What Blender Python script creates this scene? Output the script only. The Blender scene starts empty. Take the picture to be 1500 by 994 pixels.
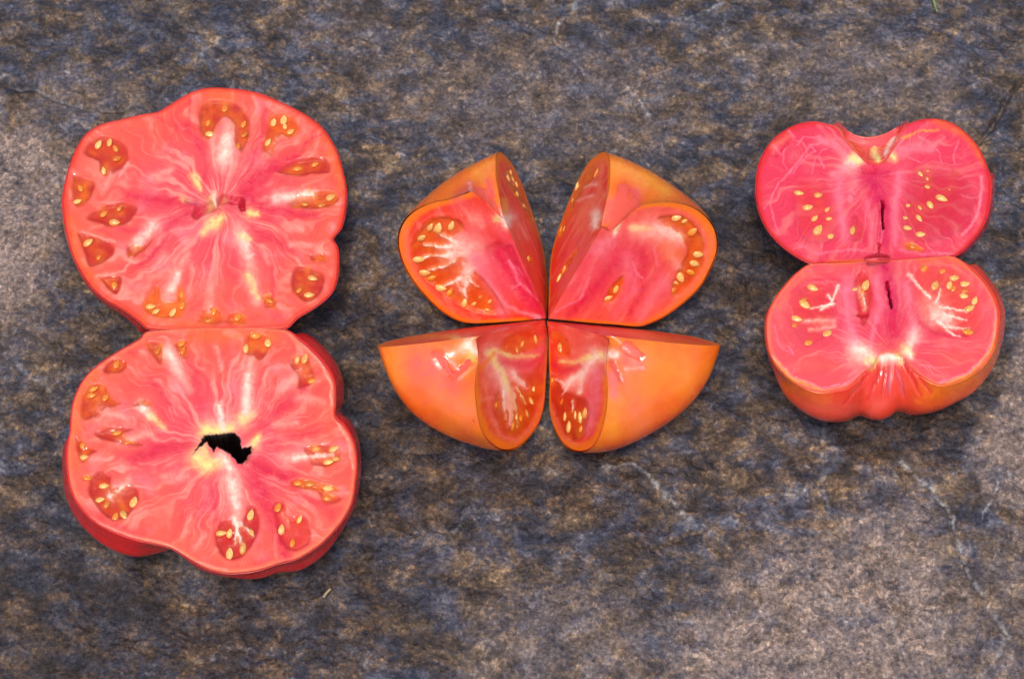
import bpy, math, random
import numpy as np
from mathutils import Vector, Matrix

# ------------------------------------------------------------------ camera, sky, sun, exposure
scene = bpy.context.scene
TILT = math.radians(27.0); DIST = 0.85; FPX = 3400.0
TGT = np.array([0, 0, .015])
FW = np.array([0, math.sin(TILT), -math.cos(TILT)]); UP = np.array([0, math.cos(TILT), math.sin(TILT)])
CAM = TGT - DIST*FW
cd = bpy.data.cameras.new('camera'); cam = bpy.data.objects.new('camera', cd)
scene.collection.objects.link(cam); scene.camera = cam
cam.location = CAM; cam.rotation_euler = (TILT, 0, 0)
cd.sensor_width = 36; cd.lens = 36*FPX/1500; cd.clip_start = .01; cd.clip_end = 100
cd.dof.use_dof = True; cd.dof.focus_distance = DIST-.02; cd.dof.aperture_fstop = 32.0

SUN_EL, SUN_AZ = math.radians(74), math.radians(192)      # azimuth clockwise from +Y (away from the camera)
w = bpy.data.worlds.new('World'); scene.world = w; w.use_nodes = True
nt = w.node_tree; sky = nt.nodes.new('ShaderNodeTexSky'); sky.sky_type = 'NISHITA'; sky.sun_disc = False
sky.sun_elevation = SUN_EL; sky.sun_rotation = SUN_AZ; sky.air_density = .7; sky.dust_density = 4.0; sky.ozone_density = .5
nt.nodes['Background'].inputs['Strength'].default_value = .15
nt.links.new(sky.outputs['Color'], nt.nodes['Background'].inputs['Color'])
sd = bpy.data.lights.new('sun', 'SUN'); sd.energy = 1.25; sd.angle = math.radians(10); sd.color = (1, .94, .86)
so = bpy.data.objects.new('sun', sd); scene.collection.objects.link(so)
sdir = Vector((math.sin(SUN_AZ)*math.cos(SUN_EL), math.cos(SUN_AZ)*math.cos(SUN_EL), math.sin(SUN_EL)))
so.rotation_euler = (-sdir).to_track_quat('-Z', 'Y').to_euler(); so.location = sdir*2
vs = scene.view_settings; vs.view_transform = 'Standard'; vs.look = 'None'; vs.gamma = 1; vs.use_curve_mapping = False
vs.exposure = 0.28

# ------------------------------------------------------------------ maths helpers
rng = np.random.default_rng(7); random.seed(7)
def proj(P):
    v = P-CAM; d = v@FW
    return np.stack([750+FPX*v[..., 0]/d, 497-FPX*(v@UP)/d], -1)
def unproj(px, p0, n):
    """photo pixels -> points on the plane through p0 with normal n"""
    px = np.asarray(px, float)
    d = FW + ((px[..., 0]-750)/FPX)[..., None]*np.array([1, 0, 0]) - ((px[..., 1]-497)/FPX)[..., None]*UP
    t = ((np.asarray(p0)-CAM)@n)/(d@n)
    return CAM + d*t[..., None]
ZUP = np.array([0, 0, 1.])
_G = np.random.default_rng(3).normal(size=(64, 256, 2)); _G /= np.linalg.norm(_G, axis=-1, keepdims=True)
_PM = np.random.default_rng(4).permutation(256)
def pn(x, y, seed=0):
    xi = np.floor(x).astype(int); yi = np.floor(y).astype(int); fx = x-xi; fy = y-yi
    u = fx*fx*fx*(fx*(fx*6-15)+10); v = fy*fy*fy*(fy*(fy*6-15)+10); g = _G[seed % 64]
    def c(i, j):
        h = _PM[(_PM[(xi+i) & 255]+yi+j) & 255]; q = g[h]
        return q[..., 0]*(fx-i)+q[..., 1]*(fy-j)
    a = c(0, 0)*(1-u)+c(1, 0)*u; b = c(0, 1)*(1-u)+c(1, 1)*u
    return (a*(1-v)+b*v)*1.5
def fbm(x, y, o=4, seed=0, g=.5):
    s = 0; a = 1; t = 0
    for k in range(o):
        s = s+a*pn(x*2**k+17.3*k, y*2**k-9.1*k, seed+k); t += a; a *= g
    return s/t
def sstep(a, b, x):
    t = np.clip((x-a)/(b-a), 0, 1); return t*t*(3-2*t)
def spline(P, n, closed=False):
    P = np.asarray(P, float); N = len(P)
    t = np.linspace(0, N if closed else N-1, n, endpoint=not closed)
    i = np.minimum(t.astype(int), N-1 if closed else N-2); u = (t-i)[:, None]
    g = (lambda k: P[k % N]) if closed else (lambda k: P[np.clip(k, 0, N-1)])
    a, b, c, d = g(i-1), g(i), g(i+1), g(i+2)
    return .5*(2*b+(c-a)*u+(2*a-5*b+4*c-d)*u*u+(3*b-a-3*c+d)*u**3)
def zoom(ox, oy, s): return lambda p: np.asarray(p, float)/s+[ox, oy]
Z1 = zoom(60, 110, 2.616); Z2 = zoom(60, 460, 2.484); Z3 = zoom(550, 200, 2.885)
Z4 = zoom(550, 440, 2.885); Z5 = zoom(1090, 150, 3.846); Z6 = zoom(1090, 360, 3.6825); ZI = zoom(0, 0, 1)
def segdist(p, pts):
    d = np.full(len(p), 1e9); tt = np.zeros(len(p)); L = 0
    lens = [np.linalg.norm(b-a) for a, b in zip(pts[:-1], pts[1:])]; tot = sum(lens)+1e-9
    for a, b, l in zip(pts[:-1], pts[1:], lens):
        ab = b-a; t = np.clip(((p-a)@ab)/(l*l+1e-9), 0, 1)
        q = np.linalg.norm(p-a-t[:, None]*ab, axis=1); m = q < d
        d[m] = q[m]; tt[m] = (L+t[m]*l)/tot; L += l
    return d, tt
def polysdf(p, poly):
    """negative inside"""
    d, _ = segdist(p, np.vstack([poly, poly[:1]])); ins = np.zeros(len(p), bool)
    for a, b in zip(poly, np.roll(poly, -1, 0)):
        c = (a[1] > p[:, 1]) != (b[1] > p[:, 1])
        x = (b[0]-a[0])*(p[:, 1]-a[1])/(b[1]-a[1]+1e-12)+a[0]
        ins ^= c & (p[:, 0] < x)
    return np.where(ins, -d, d)
def lin(c):
    c = np.asarray(c, float)/255
    return np.where(c <= .04045, c/12.92, ((c+.055)/1.055)**2.4)

# ------------------------------------------------------------------ colours (surface colours; hole and dark also paint shade, sRGB 0-255)
C = dict(coral=(238, 96, 78), pink=(232, 84, 92), deep=(218, 38, 72), crim=(196, 14, 52), white=(250, 226, 205), pale=(250, 170, 152), palep=(238, 140, 150),
         yel=(246, 226, 140), orange=(240, 112, 36), amber=(238, 132, 26), gelr=(190, 38, 40), gelo=(212, 70, 24), green=(196, 206, 92),
         rind=(244, 122, 88), dark=(64, 10, 12), hole=(20, 11, 9), mag=(206, 22, 84), mpink=(226, 60, 88), lpink=(238, 120, 140), ocre=(205, 150, 95),
         skin=(222, 40, 40), skino=(250, 126, 14), skinr=(230, 62, 36), brown=(150, 70, 40), purp=(190, 90, 110), yelo=(248, 172, 60))
C = {k: lin(v) for k, v in C.items()}

# ------------------------------------------------------------------ mesh helpers
col = scene.collection
def mesh_obj(name, V, Fc, mat, parent=None, vcol=None, smooth=True, **props):
    me = bpy.data.meshes.new(name)
    V = np.asarray(V, np.float32); Fc = np.asarray(Fc, np.int32)
    me.vertices.add(len(V)); me.vertices.foreach_set('co', V.ravel())
    k = Fc.shape[1]; me.loops.add(Fc.size); me.loops.foreach_set('vertex_index', Fc.ravel())
    me.polygons.add(len(Fc)); me.polygons.foreach_set('loop_start', np.arange(0, Fc.size, k, dtype=np.int32))
    me.polygons.foreach_set('loop_total', np.full(len(Fc), k, np.int32))
    me.polygons.foreach_set('use_smooth', np.full(len(Fc), smooth))
    me.update(); me.validate()
    if vcol is not None:
        for nm, a in vcol.items():
            if a.ndim == 2:
                at = me.attributes.new(nm, 'FLOAT_COLOR', 'POINT')
                at.data.foreach_set('color', np.hstack([a, np.ones((len(a), 1))]).astype(np.float32).ravel())
            else:
                at = me.attributes.new(nm, 'FLOAT', 'POINT'); at.data.foreach_set('value', a.astype(np.float32))
    me.materials.append(mat)
    o = bpy.data.objects.new(name, me); col.objects.link(o); o.parent = parent
    for a, b in props.items(): o[a] = b
    return o
def grid_faces(nr, nc, wrap):
    i = np.arange(nr-1)[:, None]; j = np.arange(nc if wrap else nc-1)[None]; j2 = (j+1) % nc
    return np.stack([i*nc+j, i*nc+j2, (i+1)*nc+j2, (i+1)*nc+j], -1).reshape(-1, 4)
def empty(name, loc, **props):
    o = bpy.data.objects.new(name, None); o.empty_display_size = .02; col.objects.link(o); o.location = loc
    for a, b in props.items(): o[a] = b
    return o
def adopt(o, parent):
    o.parent = parent; o.matrix_parent_inverse = Matrix.Translation(-parent.location)

# ------------------------------------------------------------------ materials
def mat(name):
    m = bpy.data.materials.new(name); m.use_nodes = True
    return m, m.node_tree, m.node_tree.nodes, m.node_tree.links, m.node_tree.nodes['Principled BSDF']
def node(nt, t, **kw):
    n = nt.nodes.new(t)
    for k, v in kw.items():
        if k in n.inputs.keys(): n.inputs[k].default_value = v
        else: setattr(n, k, v)
    return n
def ramp(nt, src, stops):
    r = nt.nodes.new('ShaderNodeValToRGB'); e = r.color_ramp.elements
    while len(e) < len(stops): e.new(.5)
    for k, (p, c) in enumerate(stops):
        e[k].position = p; e[k].color = (*c, 1) if len(c) == 3 else c
    nt.links.new(src, r.inputs[0]); return r
def mixc(nt, a, b, f, mode='MIX'):
    m = nt.nodes.new('ShaderNodeMix'); m.data_type = 'RGBA'; m.blend_type = mode
    for s, v in ((m.inputs[0], f), (m.inputs[6], a), (m.inputs[7], b)):
        if hasattr(v, 'default_value'): nt.links.new(v, s)
        elif isinstance(v, (int, float)): s.default_value = v
        else: s.default_value = (*v, 1)
    return m.outputs[2]
def organic(name, rough, sss, rad, bump, bscale, coat=0., speck=.25, spec=.5):
    m, nt, N, L, b = mat(name)
    a = node(nt, 'ShaderNodeAttribute', attribute_name='Col')
    tc = node(nt, 'ShaderNodeTexCoord')
    n1 = node(nt, 'ShaderNodeTexNoise', Scale=bscale*.45, Detail=5.0); L.new(tc.outputs['Object'], n1.inputs['Vector'])
    n2 = node(nt, 'ShaderNodeTexNoise', Scale=bscale, Detail=3.0); L.new(tc.outputs['Object'], n2.inputs['Vector'])
    r = ramp(nt, n1.outputs[0], [(.3, (.78, .74, .74)), (.7, (1.0, 1.0, 1.0))])
    cc = mixc(nt, a.outputs['Color'], r.outputs[0], speck, 'MULTIPLY')
    L.new(cc, b.inputs['Base Color'])
    rr = node(nt, 'ShaderNodeMapRange', **{'To Min': rough*.65, 'To Max': rough*1.5}); L.new(n1.outputs[0], rr.inputs[0]); L.new(rr.outputs[0], b.inputs['Roughness'])
    b.inputs['Subsurface Weight'].default_value = sss; b.inputs['Subsurface Radius'].default_value = (1, .35, .25)
    b.inputs['Subsurface Scale'].default_value = rad; b.inputs['Specular IOR Level'].default_value = spec
    b.inputs['Coat Weight'].default_value = coat; b.inputs['Coat Roughness'].default_value = .06
    bm = node(nt, 'ShaderNodeBump', Strength=bump, Distance=.0006); L.new(n2.outputs[0], bm.inputs['Height']); L.new(bm.outputs[0], b.inputs['Normal'])
    return m
M_FLESH = organic('cut_tomato_flesh', .38, .5, .0028, .3, 1100, coat=.1, speck=.38, spec=.25)
M_SKIN = organic('tomato_skin', .24, .35, .0025, .06, 500, coat=.3, speck=.25)
def gel_mat():
    m, nt, N, L, b = mat('tomato_gel')
    a = node(nt, 'ShaderNodeAttribute', attribute_name='Col'); L.new(a.outputs['Color'], b.inputs['Base Color'])
    b.inputs['Roughness'].default_value = .2; b.inputs['Subsurface Weight'].default_value = .0
    b.inputs['Subsurface Scale'].default_value = .002; b.inputs['Subsurface Radius'].default_value = (1, .4, .2)
    tc = node(nt, 'ShaderNodeTexCoord'); n2 = node(nt, 'ShaderNodeTexNoise', Scale=330., Detail=2.); L.new(tc.outputs['Object'], n2.inputs['Vector'])
    bm = node(nt, 'ShaderNodeBump', Strength=.6, Distance=.001); L.new(n2.outputs[0], bm.inputs['Height']); L.new(bm.outputs[0], b.inputs['Normal'])
    tr = node(nt, 'ShaderNodeBsdfTransparent'); opa = node(nt, 'ShaderNodeAttribute', attribute_name='op').outputs['Fac']; L.new(mixc(nt, (1., 1., 1.), (1, .86, .74), opa), tr.inputs[0])
    gl = node(nt, 'ShaderNodeBsdfGlossy', Roughness=.05); L.new(bm.outputs[0], gl.inputs['Normal'])
    fr = node(nt, 'ShaderNodeFresnel', IOR=1.36); L.new(bm.outputs[0], fr.inputs['Normal'])
    mx = node(nt, 'ShaderNodeMixShader'); mo = node(nt, 'ShaderNodeMath', operation='MULTIPLY'); mo.inputs[1].default_value = .12; L.new(opa, mo.inputs[0]); L.new(mo.outputs[0], mx.inputs[0]); L.new(tr.outputs[0], mx.inputs[1]); L.new(b.outputs[0], mx.inputs[2])
    m2 = node(nt, 'ShaderNodeMixShader'); ge = node(nt, 'ShaderNodeNewGeometry'); bf = node(nt, 'ShaderNodeMath', operation='SUBTRACT'); bf.inputs[0].default_value = 1.; L.new(ge.outputs['Backfacing'], bf.inputs[1])
    fm = node(nt, 'ShaderNodeMath', operation='MULTIPLY'); L.new(fr.outputs[0], fm.inputs[0]); L.new(bf.outputs[0], fm.inputs[1]); L.new(fm.outputs[0], m2.inputs[0]); L.new(mx.outputs[0], m2.inputs[1]); L.new(gl.outputs[0], m2.inputs[2])
    L.new(m2.outputs[0], N['Material Output'].inputs['Surface'])
    return m
M_GEL = gel_mat()
def seed_mat(name, c1, c2):
    m, nt, N, L, b = mat(name)
    tc = node(nt, 'ShaderNodeTexCoord'); n = node(nt, 'ShaderNodeTexNoise', Scale=700., Detail=3.); L.new(tc.outputs['Object'], n.inputs['Vector'])
    r = ramp(nt, n.outputs[0], [(.3, c1), (.7, c2)]); oi = node(nt, 'ShaderNodeObjectInfo'); v = ramp(nt, oi.outputs['Random'], [(0, (.78, .6, .42)), (.5, (1, .92, .8)), (1, (1.1, 1.08, 1.1))])
    L.new(mixc(nt, r.outputs[0], v.outputs[0], .8, 'MULTIPLY'), b.inputs['Base Color'])
    b.inputs['Roughness'].default_value = .22; b.inputs['Subsurface Weight'].default_value = .3; b.inputs['Subsurface Scale'].default_value = .001
    b.inputs['Coat Weight'].default_value = .4; b.inputs['Coat Roughness'].default_value = .05
    return m
M_SEED = seed_mat('seed_cream', lin((228, 160, 70)), lin((252, 214, 140)))
M_SEEDO = seed_mat('seed_amber', lin((222, 120, 24)), lin((240, 160, 60)))

# ------------------------------------------------------------------ the stone slab
CRACKS = [  # polyline in the photo's pixels, half width, groove depth mm (negative: raised lip), pale strength (mineral; on the ledge lip a painted highlight)
    ([(862, 686), (900, 684), (925, 678), (948, 692), (972, 722), (998, 748), (1030, 772)], 6, -1.0, .8),  # ledge lip: its sky highlight painted as a pale line
    ([(1030, 772), (1010, 782), (985, 790)], 4, 1.6, 0),
    ([(1310, 665), (1345, 700), (1372, 718), (1393, 742), (1402, 780), (1418, 820), (1440, 868), (1468, 915), (1482, 932), (1462, 955), (1435, 990)], 6, .9, .7),
    ([(1500, 712), (1474, 690), (1462, 720), (1440, 760)], 5, .8, .6),
    ([(1306, 888), (1312, 925), (1334, 972)], 6, .5, .75),
    ([(1500, 110), (1475, 150), (1440, 196), (1428, 215)], 4, 1.6, .15),
    ([(845, 4), (830, 30), (806, 62)], 6, -.5, .6), ([(992, 32), (1030, 22), (1062, 4)], 6, -.5, .6), ([(1058, 20), (1062, 60), (1090, 95)], 6, .4, .4),
    ([(918, 122), (938, 145), (962, 178)], 5, -.6, .6), ([(716, 150), (745, 126), (780, 110)], 4, 1.0, .3),
    ([(0, 118), (55, 128), (92, 146), (150, 160), (196, 152)], 5, 1.2, .35), ([(0, 512), (30, 540), (62, 560), (80, 600)], 5, .6, .35),
    ([(1208, 620), (1205, 680), (1210, 730), (1215, 760)], 7, .5, .4), ([(560, 640), (600, 660), (640, 655)], 5, .8, .2),
    ([(1060, 370), (1090, 395), (1105, 440)], 5, 1.0, .1), ([(660, 780), (672, 765), (690, 740)], 7, -.4, .45),
    ([(395, 900), (410, 940), (424, 994)], 4, .7, .2), ([(740, 690), (800, 682), (830, 700)], 7, -.5, .5),
    ([(1150, 800), (1180, 845), (1220, 880), (1300, 895)], 9, -.3, .4), ([(250, 20), (330, 70), (380, 110), (420, 130)], 5, .6, .3)]
DRY_SUN = [([(-40, 190), (50, 185), (95, 240), (95, 310), (80, 390), (60, 430), (-60, 480)], 50, 1.3), ([(1480, 560), (1420, 650), (1440, 720), (1560, 760), (1560, 380), (1500, 420)], 22, 1.0),  # left: soft sun patch painted pale; right: dry stone
       ([(1040, 880), (1090, 830), (1140, 800), (1200, 810), (1280, 760), (1350, 750), (1400, 840), (1430, 900), (1400, 1030), (990, 1040), (990, 960)], 110, 1.2),  # lower right: soft warm sun dapple painted into the stone colour
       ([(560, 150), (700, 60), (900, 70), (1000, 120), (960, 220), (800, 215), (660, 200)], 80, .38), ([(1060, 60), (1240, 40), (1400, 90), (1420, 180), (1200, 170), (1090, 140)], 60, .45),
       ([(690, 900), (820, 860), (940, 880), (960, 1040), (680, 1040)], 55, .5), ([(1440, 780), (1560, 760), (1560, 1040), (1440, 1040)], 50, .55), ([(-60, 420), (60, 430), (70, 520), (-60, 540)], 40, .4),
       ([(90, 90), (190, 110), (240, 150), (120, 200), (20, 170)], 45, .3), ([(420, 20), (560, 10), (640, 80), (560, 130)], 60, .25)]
WET_SHADE = [([(1190, 600), (1300, 615), (1395, 560), (1425, 620), (1410, 668), (1380, 690), (1340, 668), (1250, 680)], 14, 1.), ([(500, 420), (600, 440), (640, 640), (900, 660), (980, 740), (700, 760), (540, 760), (520, 620)], 60, .8),  # wet stone by the smaller tomato; then shade between tomatoes, painted as darkening
       ([(40, 640), (100, 800), (420, 870), (560, 800), (640, 900), (300, 1040), (-60, 1040), (-60, 760), (20, 700)], 90, .75), ([(1050, 300), (1110, 280), (1150, 400), (1130, 470), (1060, 450)], 30, .7)]  # wet stone at lower left; then shade beside the far right quarter, painted dark
def stone():
    nx, ny = 840, 560
    def axis(n, lo, hi, c0, c1):
        k = int(n*.05); core = np.linspace(c0, c1, n-2*k); t = np.linspace(0, 1, k+1)
        return np.concatenate([c0-(c0-lo)*(t[:0:-1]**2), core, c1+(hi-c1)*(t[1:]**2)])
    xs = axis(nx, -.9, .9, -.215, .215); ys = axis(ny, -.7, 1.1, -.15, .185)
    X, Y = np.meshgrid(xs, ys); x, y = X.ravel()*1000, Y.ravel()*1000      # mm
    P = np.stack([x/1000, y/1000, 0*x], -1); px = proj(P)
    a = math.radians(-32); u = x*math.cos(a)+y*math.sin(a); v = -x*math.sin(a)+y*math.cos(a)
    wx = px[:, 0]+9*fbm(px[:, 0]/40, px[:, 1]/40, 4, 11); wy = px[:, 1]+9*fbm(px[:, 0]/40, px[:, 1]/40, 4, 21)
    wp = np.stack([wx, wy], -1); inview = (np.abs(px[:, 0]-750) < 900) & (np.abs(px[:, 1]-500) < 640)
    h = 1.6*fbm(x/70, y/70, 3, 1)+.45*fbm(u/20, v/13, 3, 5)
    jag = 2.2*fbm(x/9, y/9, 4, 36, .6)
    terr = fbm((u+jag*2)/95+5, (v+jag)/48, 4, 30, .55)*7         # slaty layers breaking off in steps
    h += .6*(np.floor(terr)+sstep(.88, .99, terr-np.floor(terr)))
    h += .5*fbm(u/5.5, v/3.6, 4, 8, .6)+.34*fbm(x/1.7, y/1.5, 2, 14)
    pit = fbm(x/3.3, y/3.3, 3, 40); h -= .5*sstep(.28, .6, pit)
    vein_glint = np.zeros(len(x)); dry_sun = np.zeros(len(x)); wet_shade = np.zeros(len(x))
    for pts, wd, dep, mi in CRACKS:
        pts = np.array(pts, float); m = inview & (wx > pts[:, 0].min()-40) & (wx < pts[:, 0].max()+40) & (wy > pts[:, 1].min()-40) & (wy < pts[:, 1].max()+40)
        d, t = segdist(wp[m], pts); e = sstep(0, .08, t)*sstep(1, .92, t)*.8+.2
        h[m] -= 1.6*dep*np.exp(-(d/wd)**2)*e
        brk = sstep(-.35, .2, fbm(px[m, 0]/14, px[m, 1]/14, 3, 50))
        wv = wd*(.28+.5*sstep(-.3, .5, fbm(px[m, 0]/18, px[m, 1]/18, 2, 54)))
        vein_glint[m] = np.maximum(vein_glint[m], 1.0*mi*np.exp(-(d/wv)**2)*brk*e)
    sd_ = polysdf(wp[inview], np.array([(862, 690), (925, 682), (985, 735), (1024, 770), (985, 788), (900, 770), (850, 730)], float))
    h[inview] -= .9*sstep(4, -8, sd_)
    for lst, tgt in ((DRY_SUN, dry_sun), (WET_SHADE, wet_shade)):
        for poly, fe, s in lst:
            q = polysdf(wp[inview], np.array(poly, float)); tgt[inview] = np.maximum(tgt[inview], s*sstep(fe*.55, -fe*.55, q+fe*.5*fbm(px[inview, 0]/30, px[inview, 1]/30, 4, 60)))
    dry_sun *= 1-wet_shade
    off = ~inview; dry_sun[off] = .4*sstep(-.1, .4, fbm(x[off]/120, y[off]/120, 3, 70))
    h -= np.percentile(h[inview], 93)
    h[h > .3] = .3+(h[h > .3]-.3)*.25
    cav = sstep(-.2, .5, fbm(u/22, v/9, 4, 5))
    V = np.stack([x/1000, y/1000, h/1000], -1)
    # material
    m, nt, N, L, b = mat('slate_stone')
    tc = node(nt, 'ShaderNodeTexCoord')
    def mapd(sc, rot=math.radians(32)):
        mp = node(nt, 'ShaderNodeMapping'); mp.inputs['Rotation'].default_value = (0, 0, rot); mp.inputs['Scale'].default_value = sc
        L.new(tc.outputs['Object'], mp.inputs[0]); return mp.outputs[0]
    def noise(sc, detail=6., rough=.6, vec=None, dist=0.):
        n = node(nt, 'ShaderNodeTexNoise', Scale=sc, Detail=detail, Roughness=rough, Distortion=dist); L.new(vec or tc.outputs['Object'], n.inputs['Vector']); return n.outputs[0]
    streak = mapd((1, 1.35, 1)); A = lambda nm: node(nt, 'ShaderNodeAttribute', attribute_name=nm).outputs['Fac']
    big = noise(11, 7, .66, streak, .5); mid = noise(85, 8, .74, streak, .3); fine = noise(620, 5, .7); spk = noise(1300, 3, .65, streak)
    c_blue = ramp(nt, mid, [(.34, lin((34, 36, 46))), (.46, lin((62, 66, 84))), (.56, lin((92, 97, 116))), (.68, lin((136, 138, 150)))]).outputs[0]
    c_brown = ramp(nt, mid, [(.34, lin((48, 38, 30))), (.46, lin((90, 74, 58))), (.56, lin((132, 110, 86))), (.68, lin((176, 154, 124)))]).outputs[0]
    sel = ramp(nt, noise(60, 9, .82, streak, .5), [(.44, (0, 0, 0)), (.56, (1, 1, 1))]).outputs[0]
    c = mixc(nt, c_blue, c_brown, sel)
    c = mixc(nt, c, ramp(nt, fine, [(.36, (.22, .22, .26)), (.47, (.75, .75, .78)), (.54, (1.05, 1.03, 1.0)), (.64, (2.1, 2.0, 1.8))]).outputs[0], .72, 'MULTIPLY')
    c = mixc(nt, c, ramp(nt, big, [(.36, (.36, .37, .42)), (.5, (.72, .71, .72)), (.64, (1.08, 1.04, .98))]).outputs[0], .6, 'MULTIPLY')
    dry_sun_col = ramp(nt, fine, [(.3, lin((92, 78, 72))), (.48, lin((150, 132, 122))), (.6, lin((180, 160, 148))), (.72, lin((214, 200, 188)))]).outputs[0]  # colour of dry stone and of the painted sun patches
    mul = lambda p, q: (lambda n: (L.new(p, n.inputs[0]), (L.new(q, n.inputs[1]) if hasattr(q, 'default_value') else setattr(n.inputs[1], 'default_value', q)), n.outputs[0])[2])(node(nt, 'ShaderNodeMath', operation='MULTIPLY'))
    dmask = mul(A('dry_sun'), ramp(nt, noise(120, 6, .75), [(.36, (.1,)*3), (.56, (1, 1, 1))]).outputs[0])
    c = mixc(nt, c, dry_sun_col, mul(dmask, .8))
    c = mixc(nt, c, lin((186, 188, 190)), mul(A('vein_glint'), ramp(nt, fine, [(.4, (.25,)*3), (.54, (1, 1, 1))]).outputs[0]))
    # mineral grains with edges of their own
    dn = node(nt, 'ShaderNodeTexNoise', Scale=260., Detail=4.); L.new(tc.outputs['Object'], dn.inputs['Vector'])
    va = node(nt, 'ShaderNodeVectorMath', operation='MULTIPLY_ADD'); L.new(dn.outputs['Color'], va.inputs[0]); va.inputs[1].default_value = (.0045,)*3; L.new(tc.outputs['Object'], va.inputs[2])
    def cells(sc):
        vo = node(nt, 'ShaderNodeTexVoronoi', Scale=sc); L.new(va.outputs[0], vo.inputs['Vector']); vc = node(nt, 'ShaderNodeSeparateColor'); L.new(vo.outputs['Color'], vc.inputs[0]); return vo, vc
    vo, vc = cells(420.); vo2, vc2 = cells(950.)
    c = mixc(nt, c, ramp(nt, vc.outputs[0], [(0, (.55, .56, .62)), (.5, (.95, .95, .95)), (.85, (1.15, 1.1, 1.02)), (1, (1.6, 1.5, 1.32))]).outputs[0], .75, 'MULTIPLY')
    c = mixc(nt, c, ramp(nt, vc2.outputs[1], [(0, (.6, .6, .64)), (.6, (1, 1, 1)), (.9, (1.1, 1.08, 1.02)), (1, (1.9, 1.8, 1.6))]).outputs[0], .7, 'MULTIPLY')
    # scattered mineral flecks
    c = mixc(nt, c, lin((206, 190, 165)), mul(ramp(nt, spk, [(.66, (0, 0, 0)), (.74, (1, 1, 1))]).outputs[0], .5))
    c = mixc(nt, c, (.30, .26, .25), mul(A('wet_shade'), .8), 'MULTIPLY') if False else mixc(nt, c, mixc(nt, c, (.58, .52, .48), 1.0, 'MULTIPLY'), A('wet_shade'))  # wet stone and painted shade both darken the base colour
    L.new(c, b.inputs['Base Color'])
    wet_shade_r = node(nt, 'ShaderNodeMapRange', **{'To Min': .32, 'To Max': .18}); L.new(A('wet_shade'), wet_shade_r.inputs[0])
    dr = node(nt, 'ShaderNodeMath', operation='MULTIPLY_ADD'); L.new(A('dry_sun'), dr.inputs[0]); dr.inputs[1].default_value = .3; L.new(wet_shade_r.outputs[0], dr.inputs[2]); L.new(dr.outputs[0], b.inputs['Roughness'])
    b.inputs['Specular IOR Level'].default_value = .5
    bm = node(nt, 'ShaderNodeBump', Strength=.9, Distance=.0012); L.new(fine, bm.inputs['Height'])
    bm0 = node(nt, 'ShaderNodeBump', Strength=.55, Distance=.0007); L.new(vc2.outputs[0], bm0.inputs['Height']); L.new(bm0.outputs[0], bm.inputs['Normal'])
    bm3 = node(nt, 'ShaderNodeBump', Strength=.6, Distance=.0011); L.new(vc.outputs[1], bm3.inputs['Height']); L.new(bm3.outputs[0], bm0.inputs['Normal'])
    bm2 = node(nt, 'ShaderNodeBump', Strength=.25, Distance=.001); L.new(mid, bm2.inputs['Height']); L.new(bm.outputs[0], bm2.inputs['Normal']); L.new(bm2.outputs[0], b.inputs['Normal'])
    mesh_obj('stone_ground', V, grid_faces(ny, nx, False), m, None, dict(dry_sun=dry_sun, vein_glint=vein_glint, wet_shade=wet_shade), kind='structure',
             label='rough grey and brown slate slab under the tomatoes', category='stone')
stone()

# ------------------------------------------------------------------ painting and relief of a cut face
def tone(px, colr, strokes, relief, warp=1.):
    """strokes: (zoom, colour, half width, strength, points[, depth mm]); soft bands of differently coloured tissue. Points are in the zoom's pixels."""
    wp = px+warp*np.stack([3.2*fbm(px[:, 0]/22, px[:, 1]/22, 3, 80)+1.2*pn(px[:, 0]/5, px[:, 1]/5, 83), 3.2*fbm(px[:, 0]/22, px[:, 1]/22, 3, 90)+1.2*pn(px[:, 0]/5, px[:, 1]/5, 93)], -1)
    for st in strokes:
        zf, c, wd, s, pts = st[:5]; dep = st[5] if len(st) > 5 else 0
        k = zf([(1, 0)])[0][0]-zf([(0, 0)])[0][0]; wd = wd*k
        pts = zf(pts);
        if len(pts) == 1: pts = np.vstack([pts, pts+.01])
        R = wd*2.6+6
        m = np.where((wp[:, 0] > pts[:, 0].min()-R) & (wp[:, 0] < pts[:, 0].max()+R) & (wp[:, 1] > pts[:, 1].min()-R) & (wp[:, 1] < pts[:, 1].max()+R))[0]
        if not len(m): continue
        d, t = segdist(wp[m], pts); ww = wd*(1-.35*t)
        n = .84+.8*fbm(px[m, 0]/11, px[m, 1]/11, 4, 100, .65)
        g = np.exp(-(d/(ww*1.08))**1.75)
        al = np.clip(g*s*n*1.15, 0, 1)[:, None]
        colr[m] = colr[m]*(1-al)+C[c]*al
        if dep == 0 and c in ('white', 'pale', 'yel'):
            relief[m] = relief[m]*(1-al[:, 0]*.9)+.12*al[:, 0]
        if dep: relief[m] -= dep*np.exp(-(d/(ww*.9))**4)
    return colr, relief
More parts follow.
